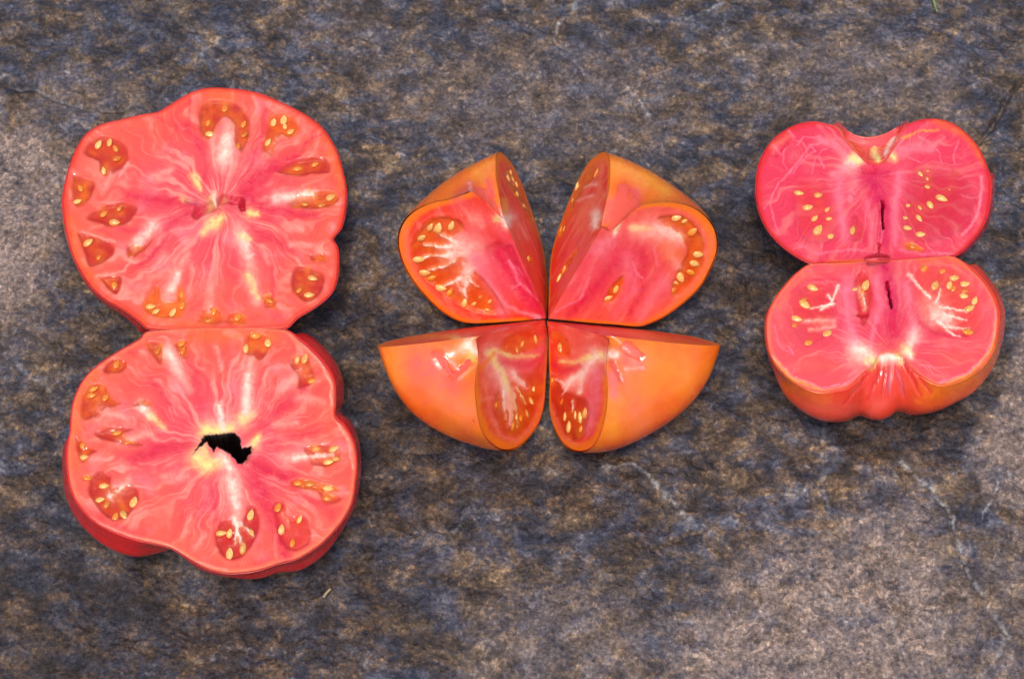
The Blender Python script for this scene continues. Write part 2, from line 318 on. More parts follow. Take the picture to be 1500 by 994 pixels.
def locules(px, colr, relief, locs):
    for L_ in locs:
        zf, poly, kind = L_['z'], L_['p'], L_.get('k', 'gelr'); P = spline(zf(poly), 48, True)
        R = 12; m = np.where((px[:, 0] > P[:, 0].min()-R) & (px[:, 0] < P[:, 0].max()+R) & (px[:, 1] > P[:, 1].min()-R) & (px[:, 1] < P[:, 1].max()+R))[0]
        if not len(m): continue
        q = polysdf(px[m]+np.stack([2*fbm(px[m, 0]/14, px[m, 1]/14, 2, 31), 2*fbm(px[m, 0]/14, px[m, 1]/14, 2, 33)], -1), P)
        fe = L_.get('f', 3.0); a = sstep(fe, -fe*1.4, q)*L_.get('s', .85)
        n = sstep(-.4, .4, fbm(px[m, 0]/16, px[m, 1]/16, 3, 110))[:, None]
        c = C[kind]*(1-n*.5)+C[L_.get('k2', 'gelo')]*n*.5
        colr[m] = colr[m]*(1-a[:, None])+c*a[:, None]
        edge = np.exp(-((q-fe*1.6)/1.6)**2)*.3*L_.get('s', .9)
        colr[m] = colr[m]*(1-edge[:, None])+C['rind']*edge[:, None]
        relief[m] -= L_.get('d', 1.2)*sstep(1.5, -6, q)
        inn = sstep(2, -2, q); Pm = P.mean(0); R_ = random.Random(int(abs(P[0, 0]*13+P[0, 1])))
        hs = .5 if L_.get('k', 'gelr') in ('gelr', 'gelo', 'amber', 'orange') else .12
        spots = [(zf([x[:2]])[0], 8, hs*R_.uniform(.5, 1.2)) for x in L_.get('seeds', [])]
        if L_.get('k', 'gelr') in ('gelr', 'gelo', 'amber', 'orange'):
            spots += [(Pm+(P[R_.randrange(48)]-Pm)*R_.uniform(.3, .9), R_.uniform(4, 7), R_.uniform(.2, .7)) for _ in range(3)]
        for sp, rr, sa in spots:
            dv = px[m]-sp; ax = Pm-sp; ax = ax/(np.linalg.norm(ax)+1e-6); al = dv@ax; pe = dv@np.array([-ax[1], ax[0]])
            g = (np.exp(-(al/(rr*1.4))**2-(pe/(rr*.75))**2)*sa*inn)[:, None]
            colr[m] = colr[m]*(1-g)+(C['amber']*.7+C['yelo']*.3)*g
def strand_paint(px, colr, relief, st): return tone(px, colr, st, relief)

# seeds share three meshes
def seed_mesh(name, l, wd, th, m):
    n, k = 9, 10; V = []; F = []
    for i in range(n):
        t = i/(n-1); x = (t-.5)*l; r = math.sin(math.pi*t**.78)**.62 if 0 < t < 1 else 0.03
        for j in range(k):
            a = 2*math.pi*j/k; V.append((x, r*wd/2*math.cos(a), r*th/2*math.sin(a)))
    for i in range(n-1):
        for j in range(k): F.append((i*k+j, i*k+(j+1) % k, (i+1)*k+(j+1) % k, (i+1)*k+j))
    me = bpy.data.meshes.new(name); me.from_pydata(V, [], F); me.update()
    me.polygons.foreach_set('use_smooth', [True]*len(F)); me.materials.append(m); return me
SEEDS = [seed_mesh('seed', .0041, .0025, .0015, M_SEED), seed_mesh('seed', .0037, .0022, .0014, M_SEED), seed_mesh('seed', .0040, .0025, .0015, M_SEEDO)]
def put_seed(px, ang, sc, p0, n, parent, root, amber=False, sink=.0002):
    q = unproj(np.array([px, np.array(px)+[math.cos(ang), -math.sin(ang)]]), p0, n)
    xd = Vector(q[1]-q[0]).normalized(); zd = Vector(n); yd = zd.cross(xd).normalized(); xd = yd.cross(zd)
    R = Matrix((xd, yd, zd)).transposed().to_4x4()
    tilt = Matrix.Rotation(random.uniform(-.3, .3), 4, 'X') @ Matrix.Rotation(random.uniform(-.25, .25), 4, 'Y')
    o = bpy.data.objects.new('seed', SEEDS[2] if amber else SEEDS[random.randrange(2)]); col.objects.link(o)
    loc = Vector(q[0])-zd*sink
    o.parent = parent
    o.matrix_parent_inverse = Matrix.Translation(-root.location) if parent is root else Matrix.Identity(4)
    o.matrix_basis = Matrix.Translation(loc) @ R @ tilt @ Matrix.Diagonal((sc, sc*random.uniform(.9, 1.1), sc, 1))
    return o
def gel_part(root, L_, p0, n, name='gel'):
    P = spline(L_['z'](L_['p']), 44, True); c = P.mean(0); nr = 9
    t = np.linspace(0, 1, nr)[:, None, None]
    px = (c+t*1.02*(P-c)[None]).reshape(-1, 2); W = unproj(px, p0, n)
    tt = np.repeat(np.linspace(0, 1, nr), len(P))
    off = (-.38+.28*tt**7+.62*fbm(px[:, 0]/10, px[:, 1]/10, 3, 120))*L_.get('g', 1.)-L_.get('sink', 0)
    off = np.minimum(off, .25)
    W = W+n*off[:, None]/1000
    k = sstep(-.35, .35, fbm(px[:, 0]/13, px[:, 1]/13, 3, 130))[:, None]
    cc = C[L_.get('k', 'gelr')]*(1-k)+C[L_.get('k2', 'gelo')]*k
    Fg = grid_faces(nr, len(P), True); q = W[Fg[len(Fg)//2]]
    if np.cross(q[1]-q[0], q[3]-q[0])@n < 0: Fg = Fg[:, ::-1]
    op = sstep(1.0, .72 if 'op' not in L_ else .3, tt)*L_.get('op', 1.)
    o = mesh_obj(name, W, Fg, M_GEL, None, dict(Col=cc, op=op)); adopt(o, root)
    for s in L_.get('seeds', []):
        x, y = s[:2]; sp = L_['z']([(x, y)])[0]
        ang = math.radians(s[2]) if len(s) > 2 and s[2] is not None else math.atan2(-(c-sp)[1], (c-sp)[0])+random.uniform(-.4, .4)
        put_seed(sp, ang, (s[3] if len(s) > 3 else 1.)*random.uniform(.92, 1.06), p0, n, o, root, amber=(len(s) > 4 and s[4]), sink=s[5] if len(s) > 5 else random.uniform(.0003, .0009))
    return o

# ------------------------------------------------------------------ tomato halves lying on their skin, cut side up
def half(root_label, group, zf, rim, sil, cen, ztop, zbel, base, strokes, locs, skin_strokes=(), skin_base=('skin', 'skin'), hole=None, streak=.25, core=None, loose=(), zn={}):
    n, nr = 760, 190
    rimp = zf([r for r in rim]); silp = [None if s is None else zf([s])[0] for s in sil]
    c2 = zf([cen])[0]; core = c2 if core is None else zf([core])[0]
    p0 = np.array([0, 0, ztop]); R3 = unproj(rimp, p0, ZUP); C3 = unproj(np.array([c2]), p0, ZUP)[0]
    # widest ring, below the cut
    B3 = []
    for i, (r, s) in enumerate(zip(rimp, silp)):
        tang = R3[(i+1) % len(R3)]-R3[i-1]; nrm = np.array([-tang[1], tang[0]]); nrm /= np.linalg.norm(nrm)+1e-9
        if nrm@(R3[i]-C3)[:2] < 0: nrm = -nrm
        hid = np.array([*R3[i, :2], zbel]); hid[:2] -= nrm*.0008
        low = unproj(np.array([r if s is None else s]), [0, 0, zn.get(i, zbel)], ZUP)[0]
        k = 0. if s is not None else float(sstep(-.25, .25, np.array(nrm[1])))
        B3.append(low*(1-k)+hid*k)
    B3 = np.array(B3)
    Rd, Bd = spline(R3, n, True), spline(B3, n, True)
    root = empty('tomato_half', (C3[0], C3[1], 0), label=root_label, category='tomato half', group=group)
    # --- flesh: the cut face, closed below by an inner shell
    s = np.linspace(0, 1, nr)**.86
    V = C3+s[:, None, None]*(Rd-C3)[None]; V = V.reshape(-1, 3); S = np.repeat(s, n); px = proj(V)
    d = px-core; rad = np.linalg.norm(d, axis=1); th = np.arctan2(d[:, 1], d[:, 0])
    wob = th+.25*fbm(px[:, 0]/60, px[:, 1]/60, 3, 140)
    cth, sth = np.cos(wob), np.sin(wob)
    k = sstep(.25, .95, S+.15*fbm(px[:, 0]/35, px[:, 1]/35, 3, 150))[:, None]
    cc = C[base[0]]*(1-k)+C[base[1]]*k
    st = fbm(cth*6+rad/170, sth*6+rad/150, 4, 160, .62)+.3*fbm(px[:, 0]/24, px[:, 1]/24, 3, 170)
    li = np.clip(sstep(.0, .45, st)*streak*2.4, 0, .85)[:, None]; cc = cc*(1-li)+C['pale']*li
    bl = (sstep(.0, .5, fbm(px[:, 0]/40, px[:, 1]/40, 4, 175)+.15-.3*S)*streak*1.6)[:, None]; cc = cc*(1-bl)+C['palep']*bl
    da = (sstep(-.05, -.5, st)*streak*1.5)[:, None]; cc = cc*(1-da)+C['deep']*da
    # fine pale fibres
    fb = fbm(cth*17+rad/120, sth*17-rad/140, 3, 180); li = (sstep(.1, .5, fb)*.3*sstep(1, .75, S))[:, None]; cc = cc*(1-li)+C['pale']*li
    rel = .10*fbm(px[:, 0]/18, px[:, 1]/18, 2, 190)+.07*st*sstep(1, .8, S)
    rb = sstep(.955, .985, S)[:, None]*.75; cc = cc*(1-rb)+C[base[2]]*rb
    locules(px, cc, rel, locs); cc, rel = tone(px, cc, strokes, rel)
    if hole is not None:
        q = polysdf(px+np.stack([1.2*pn(px[:, 0]/5, px[:, 1]/5, 7), 1.2*pn(px[:, 0]/5, px[:, 1]/5, 8)], -1), zf(hole[0])); a = sstep(-1.6, -3.4, q); b_ = sstep(.7, -1.0, q)[:, None]
        rel = rel*(1-a)-a*hole[1]; cc = cc*(1-b_)+C['hole']*b_  # shade inside the hole painted near-black into the flesh colour
    rel = rel-.5*sstep(.985, 1, S)**2
    V[:, 2] += rel/1000
    F1 = grid_faces(nr, n, True)
    def shell(off, m, rows):
        cen_b = np.array([Bd[:, 0].mean(), Bd[:, 1].mean(), 0])
        def sc(Rg, k, z): q = cen_b+(Rg-cen_b)*k; q[:, 2] = z; return q
        mid = Rd*.30+Bd*.70; mid[:, 2] = ztop-(ztop-zbel)*.45
        keys = [Rd, mid, Bd, sc(Bd, .86, zbel*.42), sc(Bd, .58, zbel*.07+.0003), sc(Bd, .25, .0004), sc(Bd, .01, .0003)]
        K = np.array(keys).reshape(len(keys), -1); G = spline(K, rows).reshape(rows, m, 3)
        rimn = Rd-np.roll(Rd, 2, 0); nn = np.stack([rimn[:, 1], -rimn[:, 0], 0*rimn[:, 0]], -1); nn /= np.linalg.norm(nn, axis=1, keepdims=True)+1e-12
        if ((nn*(Rd-C3)).sum(1)).mean() < 0: nn = -nn
        fall = np.linspace(1, 0, rows)[:, None, None]**.5
        G = G+nn[None]*off*fall; G[..., 2] = np.maximum(G[..., 2], .0002)
        return G
    G = shell(-.0003, n, 26); G[0] = Rd; G[0, :, 2] = V[-n:, 2]
    V2 = np.vstack([V, G[1:].reshape(-1, 3)]); F2 = grid_faces(26, n, True)+(nr-1)*n
    cc2 = np.vstack([cc, np.tile(C['pink'], (25*n, 1))])
    # no faces across the collapsed centre
    o = mesh_obj('flesh', V2, np.vstack([F1, F2])[:, ::-1], M_FLESH, None, dict(Col=cc2)); adopt(o, root)
    # --- skin
    G = shell(.0004, n, 60); lip = Rd.copy(); lip[:, 2] = ztop-.0007; top = G[0].copy(); top[:, 2] = ztop-.00045
    G[0, :, 2] = ztop-.0009
    G = np.concatenate([lip[None], top[None], G]); rows = len(G); Vs = G.reshape(-1, 3); px = proj(Vs); tt = np.repeat(np.linspace(0, 1, rows), n)
    kk = sstep(.0, .35, tt+.12*fbm(px[:, 0]/50, px[:, 1]/50, 3, 200))[:, None]
    cs = C[skin_base[0]]*(1-kk)+C[skin_base[1]]*kk
    rl = .1*fbm(px[:, 0]/40, px[:, 1]/40, 2, 210)
    cs, rl = tone(px, cs, skin_strokes, rl)
    Vs = Vs.copy(); Vs[:, 2] = np.maximum(Vs[:, 2]+rl/1000, .0002)
    o = mesh_obj('skin', Vs, grid_faces(rows, n, True)[:, ::-1], M_SKIN, None, dict(Col=cs)); adopt(o, root)
    for L_ in locs: gel_part(root, L_, p0, ZUP)
    for sdx in loose: put_seed(zf([sdx[:2]])[0], math.radians(sdx[2]), sdx[3], p0, ZUP, root, root)
    return root

def LC(zf, p, seeds=(), **k): return dict(z=zf, p=p, seeds=seeds, **k)
# ---- big tomato, far half
rim = [(85, 470), (90, 540), (105, 620), (125, 690), (160, 760), (200, 815), (255, 862), (320, 898), (382, 945), (415, 968), (520, 975), (640, 975), (760, 975), (880, 972), (940, 965),
       (985, 925), (1050, 885), (1105, 840), (1130, 790), (1138, 720), (1135, 660), (1118, 625), (1150, 580), (1163, 520), (1168, 440), (1155, 370), (1135, 300), (1110, 250), (1070, 195), (1000, 145),
       (920, 105), (850, 75), (780, 58), (700, 50), (640, 50), (580, 65), (510, 105), (450, 140), (380, 153), (300, 172), (230, 190), (180, 220), (145, 265), (120, 320), (100, 385)]
sil = [None]*len(rim)
for i, s in {4: (158, 766), 5: (197, 826), 6: (252, 878), 7: (315, 918), 8: (372, 966), 9: (395, 985)}.items(): sil[i] = s
z = Z1
st = [(z, 'deep', 24, .75, [(580, 490), (440, 478), (340, 462)]), (z, 'deep', 18, .6, [(590, 520), (500, 560), (470, 640), (385, 720)]), (z, 'deep', 34, .8, [(790, 430), (870, 365), (980, 305)]),
      (z, 'deep', 28, .7, [(790, 470), (900, 520), (1050, 540)]), (z, 'deep', 18, .65, [(770, 560), (870, 620), (960, 670)]), (z, 'deep', 18, .6, [(560, 190), (615, 290), (640, 350), (620, 420)]),
      (z, 'deep', 18, .6, [(810, 330), (850, 230), (865, 140)]), (z, 'deep', 10, .6, [(690, 560), (682, 645)]), (z, 'deep', 12, .4, [(480, 300), (520, 200), (440, 160)]), (z, 'deep', 12, .5, [(300, 590), (400, 600)]),
      (z, 'deep', 14, .4, [(330, 780), (350, 740), (420, 690)]), (z, 'deep', 12, .4, [(870, 880), (900, 820), (880, 740)]), (z, 'coral', 40, .5, [(640, 860), (760, 850)]), (z, 'coral', 60, .5, [(350, 220), (460, 260)]),
      (z, 'pale', 40, .8, [(700, 320), (715, 200)]), (z, 'white', 26, .75, [(700, 310), (715, 240)]), (z, 'white', 20, .7, [(905, 470), (1040, 455)]), (z, 'pale', 30, .7, [(760, 590), (800, 740), (830, 870)]), (z, 'white', 18, .6, [(770, 620), (800, 690)]), (z, 'yel', 14, .6, [(795, 770), (830, 850)]),
      (z, 'pale', 22, .65, [(480, 850), (520, 760), (560, 690)]), (z, 'white', 22, .75, [(430, 580), (385, 625), (360, 650)]), (z, 'white', 14, .6, [(500, 820), (525, 760)]), (z, 'pale', 22, .6, [(440, 390), (500, 360)]), (z, 'pale', 16, .6, [(270, 370), (250, 420)]),
      (z, 'pale', 22, .55, [(650, 800), (640, 900)]), (z, 'pale', 14, .5, [(870, 300), (900, 235)]), (z, 'pale', 18, .55, [(940, 580), (1000, 590)]), (z, 'pale', 14, .5, [(470, 690), (430, 740)]), (z, 'pale', 12, .5, [(960, 650), (1040, 650), (1100, 680)]), (z, 'pale', 14, .45, [(850, 660), (870, 720)]),
      (z, 'yel', 12, .8, [(585, 385), (612, 440)]), (z, 'yel', 16, .8, [(800, 530), (830, 535)]), (z, 'yel', 12, .5, [(545, 475), (570, 480)]), (z, 'yel', 24, .85, [(665, 565), (690, 545)]), (z, 'yel', 12, .7, [(625, 605), (660, 565)]), (z, 'yel', 14, .6, [(770, 615), (800, 630)]),
      (z, 'crim', 22, .85, [(600, 525), (650, 500), (700, 470), (770, 485)], 2.5), (z, 'crim', 14, .8, [(770, 480), (772, 515)], 3), (z, 'purp', 12, .7, [(560, 480), (600, 495)], .8), (z, 'ocre', 16, .85, [(655, 470), (640, 520)], -.6), (z, 'ocre', 10, .7, [(700, 470), (690, 500)], -.4), (z, 'white', 9, .7, [(660, 455), (668, 490)]),
      (z, 'orange', 30, .5, [(660, 75), (730, 85)]), (z, 'orange', 24, .5, [(1090, 260), (1130, 330), (1145, 430)]), (z, 'orange', 20, .4, [(400, 930), (520, 950), (640, 955)]), (z, 'orange', 26, .4, [(120, 560), (140, 700), (210, 790)]), (z, 'deep', 4, .6, [(1010, 260), (1080, 220)]), (z, 'deep', 4, .5, [(565, 90), (570, 180)]),
      (z, 'pale', 6, .6, [(210, 770), (320, 750), (350, 690)]), (z, 'pale', 6, .6, [(330, 340), (300, 390)]), (z, 'pale', 7, .5, [(160, 600), (280, 640)])]
lo = [LC(z, [(165, 300), (180, 260), (215, 235), (270, 235), (320, 260), (335, 300), (325, 345), (290, 370), (250, 390), (225, 370), (215, 330)], [(220, 265, 60), (262, 255, 80), (292, 318, 30, .9, 1), (240, 365, 100, .8), (285, 280, 120, .8, 1)]),
      LC(z, [(120, 385), (165, 392), (210, 415), (190, 470), (160, 495), (125, 495)], [(140, 482, 20, .9), (150, 430, 120, .8, 1)], k2='amber'),
      LC(z, [(175, 545), (235, 500), (310, 485), (370, 505), (340, 560), (280, 580), (215, 565)], [(280, 562, 0), (240, 530, 40, .8, 1), (300, 510, 50, .7, 1)]),
      LC(z, [(140, 605), (205, 610), (280, 655), (265, 700), (190, 735), (165, 680)], [(180, 640, 30), (222, 692, 60, .8, 1)]),
      LC(z, [(335, 692), (328, 660), (350, 640), (390, 650), (432, 620), (412, 655), (370, 690)]),
      LC(z, [(228, 775), (300, 765), (310, 800), (290, 840), (255, 815)], [(282, 800, 80, .9, 1)]),
      LC(z, [(390, 890), (420, 830), (450, 805), (470, 860), (515, 860), (530, 800), (550, 840), (550, 900), (520, 930), (440, 925)], [(420, 885, 10), (505, 905, 60), (540, 880, 80, 1, 1), (440, 902, 30, .8), (537, 838, 95, .8, 1)], k='amber'),
      LC(z, [(610, 120), (680, 90), (750, 110), (795, 160), (800, 230), (770, 295), (742, 260), (735, 190), (700, 160), (670, 200), (650, 245), (610, 220)], [(648, 222, -20, 1.05), (775, 185, 60, 1, 1), (752, 272, 70, .9, 1), (705, 125, 80, .9, 1), (640, 180, 70, .8, 1), (780, 225, 50, .9, 1)], k2='amber'),
      LC(z, [(880, 160), (920, 145), (970, 165), (990, 210), (950, 240), (915, 230), (885, 310), (850, 280), (860, 220)], [(890, 178, 80), (930, 170, 85, 1.15), (870, 255, 60), (957, 215, 40, .9), (935, 195, 100, .7)], k='gelo', k2='amber'),
      LC(z, [(905, 370), (950, 330), (1040, 310), (1100, 322), (1105, 370), (1040, 380), (960, 385)], [(985, 355, 10, 1, 1), (1050, 340, 30, .8, 1)]),
      LC(z, [(945, 490), (980, 460), (1070, 440), (1130, 450), (1140, 485), (1080, 510), (980, 510)], [(1110, 465, 30), (1075, 495, 10, .9, 1), (1010, 492, -20, .9, 1), (1030, 440, 20, .8)], k2='amber'),
      LC(z, [(975, 735), (1020, 730), (1085, 765), (1075, 830), (1030, 870), (985, 850), (955, 800)], [(1040, 775, -15), (1028, 838, 5, 1.1), (990, 820, 50, .8, 1)]),
      LC(z, [(610, 950), (615, 905), (650, 880), (690, 905), (695, 950)], [(640, 935, 5, 1, 1), (660, 905, 70, .8, 1)], k='gelo', k2='amber', s=.6, d=.8),
      LC(z, [(705, 950), (720, 915), (755, 905), (785, 925), (785, 952)], [(755, 925, 60, .9, 1)], k='gelo', k2='amber', s=.6, d=.8),
      LC(z, [(845, 845), (880, 838), (905, 865), (890, 895), (855, 885)], [(875, 860, -40, .9, 1)], k='gelo', k2='amber', s=.6, d=.8), LC(z, [(1030, 690), (1080, 680), (1095, 710), (1050, 715)], [], s=.6, d=.7)]
half('large pink beefsteak tomato half with a shallow reddish torn core, no hole through it', 'halves of the large tomato', z, rim, sil, (660, 500), .030, .014, ('pink', 'coral', 'skinr'), st, lo, core=(690, 500), skin_base=('skin', 'skin'))

# ---- big tomato, near half with the hole
rim = [(392, 62), (360, 90), (290, 130), (220, 175), (165, 225), (132, 280), (114, 340), (108, 420), (98, 490), (99, 560), (114, 640), (150, 705), (210, 760), (290, 797), (370, 822), (440, 838), (480, 850), (540, 886), (600, 920), (670, 938), (740, 936), (800, 925), (860, 905), (920, 890), (970, 865),
       (1020, 830), (1060, 790), (1100, 740), (1130, 680), (1143, 600), (1147, 540), (1136, 470), (1105, 412), (1068, 372), (1068, 320), (1062, 240), (1015, 165), (940, 95), (885, 55), (760, 46), (640, 48), (520, 50)]
sil = [None]*len(rim)
for i, s in {8: (94, 490), 9: (90, 570), 10: (98, 655), 11: (128, 730), 12: (180, 795), 13: (250, 848), 14: (340, 878), 15: (430, 862), 16: (474, 852), 17: (535, 895), 18: (595, 932), 19: (665, 950), 20: (740, 960), 21: (805, 956), 22: (858, 938), 23: (940, 928), 24: (1000, 895), 25: (1045, 853), 26: (1082, 800), 27: (1118, 740), 28: (1143, 680), 29: (1155, 600), 30: (1158, 540), 31: (1150, 465), 32: (1122, 402), 33: (1083, 366), 34: (1096, 315), 35: (1092, 240), 36: (1050, 160), 37: (965, 88)}.items(): sil[i] = s
z = Z2
st = [(z, 'deep', 32, .75, [(540, 480), (430, 488), (330, 535)]), (z, 'deep', 20, .55, [(530, 380), (450, 300), (400, 240)]), (z, 'deep', 26, .65, [(820, 400), (890, 335), (960, 275)]), (z, 'deep', 30, .75, [(780, 555), (870, 590), (920, 590)]), (z, 'deep', 24, .5, [(1060, 720), (960, 660), (880, 600)]),
      (z, 'deep', 34, .75, [(780, 590), (820, 680), (860, 780), (890, 890)]), (z, 'deep', 16, .5, [(640, 740), (620, 640)]), (z, 'deep', 18, .5, [(590, 350), (560, 260), (570, 180)]), (z, 'deep', 14, .4, [(480, 800), (520, 730), (600, 690)]), (z, 'deep', 18, .5, [(1000, 420), (900, 450), (830, 470)]), (z, 'deep', 24, .5, [(130, 700), (250, 770), (360, 800)]),
      (z, 'coral', 60, .6, [(430, 740), (440, 640)]), (z, 'coral', 50, .5, [(600, 120), (640, 200)]), (z, 'coral', 40, .5, [(310, 260), (330, 200)]),
      (z, 'pale', 40, .6, [(620, 420), (720, 400)]), (z, 'yel', 24, .9, [(600, 425), (690, 420)]), (z, 'white', 12, .9, [(650, 330), (662, 420)]), (z, 'yel', 22, .9, [(735, 380), (760, 365)]), (z, 'pale', 24, .85, [(750, 350), (752, 250), (765, 160)]), (z, 'white', 14, .8, [(745, 350), (755, 220)]),
      (z, 'pale', 32, .8, [(690, 600), (715, 690), (710, 750)]), (z, 'white', 20, .75, [(695, 610), (715, 700)]), (z, 'yel', 26, .9, [(565, 525), (600, 555), (650, 540)]), (z, 'white', 20, .8, [(660, 520), (690, 560)]), (z, 'yel', 18, .85, [(775, 470), (790, 450)]), (z, 'yel', 16, .7, [(590, 490), (610, 540)]),
      (z, 'white', 24, .75, [(465, 140), (500, 210)]), (z, 'pale', 24, .6, [(500, 210), (540, 270)]), (z, 'white', 18, .8, [(365, 335), (400, 370)]), (z, 'yel', 14, .6, [(400, 370), (445, 410)]), (z, 'pale', 18, .7, [(215, 340), (300, 372)]), (z, 'pale', 16, .7, [(290, 460), (400, 432)]), (z, 'pale', 14, .6, [(190, 530), (260, 520)]),
      (z, 'pale', 24, .7, [(255, 650), (320, 605)]), (z, 'white', 10, .6, [(250, 660), (300, 625)]), (z, 'pale', 20, .85, [(890, 520), (980, 515), (1060, 510)]), (z, 'white', 10, .7, [(920, 520), (1030, 512)]), (z, 'pale', 16, .65, [(950, 195), (880, 275)]), (z, 'white', 10, .8, [(705, 740), (720, 800), (735, 850)]), (z, 'white', 7, .7, [(715, 770), (705, 830)]), (z, 'white', 7, .7, [(730, 760), (770, 800)]),
      (z, 'pale', 12, .6, [(880, 720), (900, 760)]), (z, 'pale', 16, .5, [(850, 400), (930, 395)]), (z, 'pale', 20, .5, [(520, 590), (450, 590)]), (z, 'pale', 10, .5, [(640, 120), (660, 200)]), (z, 'pale', 18, .5, [(940, 300), (1030, 320)]), (z, 'pale', 12, .45, [(560, 850), (600, 800)]), (z, 'pale', 14, .45, [(960, 640), (1000, 660)]),
      (z, 'orange', 24, .5, [(130, 420), (140, 300), (200, 210)]), (z, 'orange', 30, .5, [(560, 75), (700, 80), (850, 85)]), (z, 'orange', 16, .4, [(120, 470), (125, 560)]), (z, 'pale', 5, .8, [(950, 100), (1020, 180), (1055, 260), (1058, 330)]), (z, 'pale', 5, .7, [(1080, 400), (1120, 460), (1135, 560)]), (z, 'pale', 5, .5, [(170, 740), (280, 790), (440, 830), (560, 895), (680, 930)]),
      (z, 'brown', 8, .5, [(590, 445), (700, 436)]), (z, 'brown', 6, .6, [(770, 490), (745, 540)])]
lo = [LC(z, [(225, 195), (260, 160), (310, 170), (302, 205), (240, 215)], [(275, 180, 70, .9, 1)]), LC(z, [(145, 375), (150, 300), (180, 255), (230, 255), (255, 300), (288, 325), (240, 345), (200, 375)], [(190, 270, 20, .9, 1), (182, 293, 0, .9, 1), (235, 300, 60, .9, 1)], k2='amber'),
      LC(z, [(190, 435), (260, 408), (335, 418), (300, 440), (370, 470), (330, 478), (250, 462)], [(275, 430, 10, .8, 1), (315, 465, 20, .7, 1)]), LC(z, [(128, 445), (170, 480), (205, 495), (180, 512), (150, 540), (128, 490)], [(155, 518, 15), (150, 475, 80, .8, 1)]),
      LC(z, [(148, 600), (165, 582), (192, 588), (185, 604)], [(170, 595, 10, .8, 1)], d=.8), LC(z, [(170, 640), (205, 570), (250, 585), (262, 620), (330, 620), (358, 660), (335, 710), (290, 750), (230, 730)], [(230, 622, 10), (337, 680, 70, 1.15), (301, 728, -60, 1.05), (215, 672, 20, .9), (270, 735, 70, .9, 1), (240, 690, 60, .8, 1)]),
      LC(z, [(630, 795), (655, 755), (700, 735), (725, 765), (750, 700), (785, 700), (795, 760), (780, 820), (745, 872), (690, 895), (645, 860)], [(655, 793, 5, 1.1), (686, 795, 80), (763, 728, 75, 1.15), (735, 850, 80, 1.15), (686, 868, 85, 1.2), (766, 792, -60, .9)], k='crim'),
      LC(z, [(845, 690), (880, 682), (905, 730), (960, 730), (985, 790), (970, 840), (910, 862), (865, 810)], [(862, 700, 80, 1, 1), (875, 782, 85, .9), (915, 830, 80, .9, 1), (940, 745, 60, .8)], s=.6, k='deep'), LC(z, [(905, 605), (950, 596), (1060, 622), (1085, 642), (1000, 642), (930, 630)], [(975, 615, -5, 1, 1), (1047, 632, 0), (935, 612, 0, .8, 1)], k='amber'),
      LC(z, [(955, 490), (990, 472), (1070, 478), (1088, 520), (1050, 552), (980, 542)], [(1000, 487, 10, .9), (1065, 488, 20), (1045, 536, 0, 1.1), (1072, 523, 10, .9)], s=.7), LC(z, [(905, 175), (960, 145), (985, 190), (1000, 240), (940, 268), (932, 225)], [(960, 160, 70), (932, 162, 80, .9), (985, 240, 15, .9, 1)], s=.7),
      LC(z, [(385, 105), (440, 105), (440, 180), (412, 160)], [(452, 110, 20, .9, 1), (425, 130, 60, .8, 1)], k2='amber', s=.7), LC(z, [(485, 105), (530, 95), (528, 160), (505, 150)], [(512, 100, 60, .9, 1), (516, 130, 70, .8, 1)], k2='amber', s=.7),
      LC(z, [(738, 135), (755, 70), (830, 78), (838, 120), (800, 168), (768, 155)], [(782, 76, 5, 1.1, 1), (825, 100, 100), (745, 122, 80, 1.05)], s=.7, k2='amber'), LC(z, [(335, 330), (368, 306), (402, 325), (380, 338)], []), LC(z, [(1010, 640), (1060, 650), (1100, 668), (1060, 690), (1020, 680)], [(1040, 668, 10, .8, 1)], s=.5, d=.7)]
hole = ([(548, 515), (595, 440), (640, 436), (705, 430), (728, 450), (730, 487), (765, 478), (768, 500), (735, 547), (718, 543), (685, 508), (640, 483), (630, 502), (602, 466), (572, 490)], 26)
half('large beefsteak tomato half with a ragged dark hole through its centre', 'halves of the large tomato', z, rim, sil, (655, 478), .030, .014, ('pink', 'coral', 'rind'), st, lo, hole=hole, core=(660, 490), skin_base=('skin', 'skin'))

# ---- smaller tomato, far half
rim = [(378, 900), (300, 862), (210, 797), (140, 718), (95, 630), (72, 530), (71, 440), (85, 350), (120, 270), (170, 205), (230, 158), (300, 124), (380, 108), (450, 117), (520, 148), (565, 205), (612, 262), (672, 325), (725, 345), (788, 335), (830, 285), (868, 212), (905, 142),
       (950, 112), (1030, 94), (1110, 97), (1190, 127), (1260, 182), (1318, 252), (1360, 340), (1383, 430), (1385, 520), (1370, 620), (1335, 708), (1275, 786), (1205, 850), (1120, 872), (1000, 880), (860, 888), (720, 893), (560, 897), (460, 899)]
sil = [None]*len(rim)
for i, s in {1: (295, 872), 2: (203, 806), 3: (132, 724), 4: (87, 632), 14: (525, 140), 15: (580, 168), 16: (625, 192), 17: (680, 202), 18: (730, 200), 19: (790, 184), 20: (835, 162), 21: (872, 143), 22: (908, 130), 30: (1390, 432), 31: (1394, 522), 32: (1382, 626), 33: (1350, 718), 34: (1288, 800), 35: (1215, 866)}.items(): sil[i] = s
z = Z5
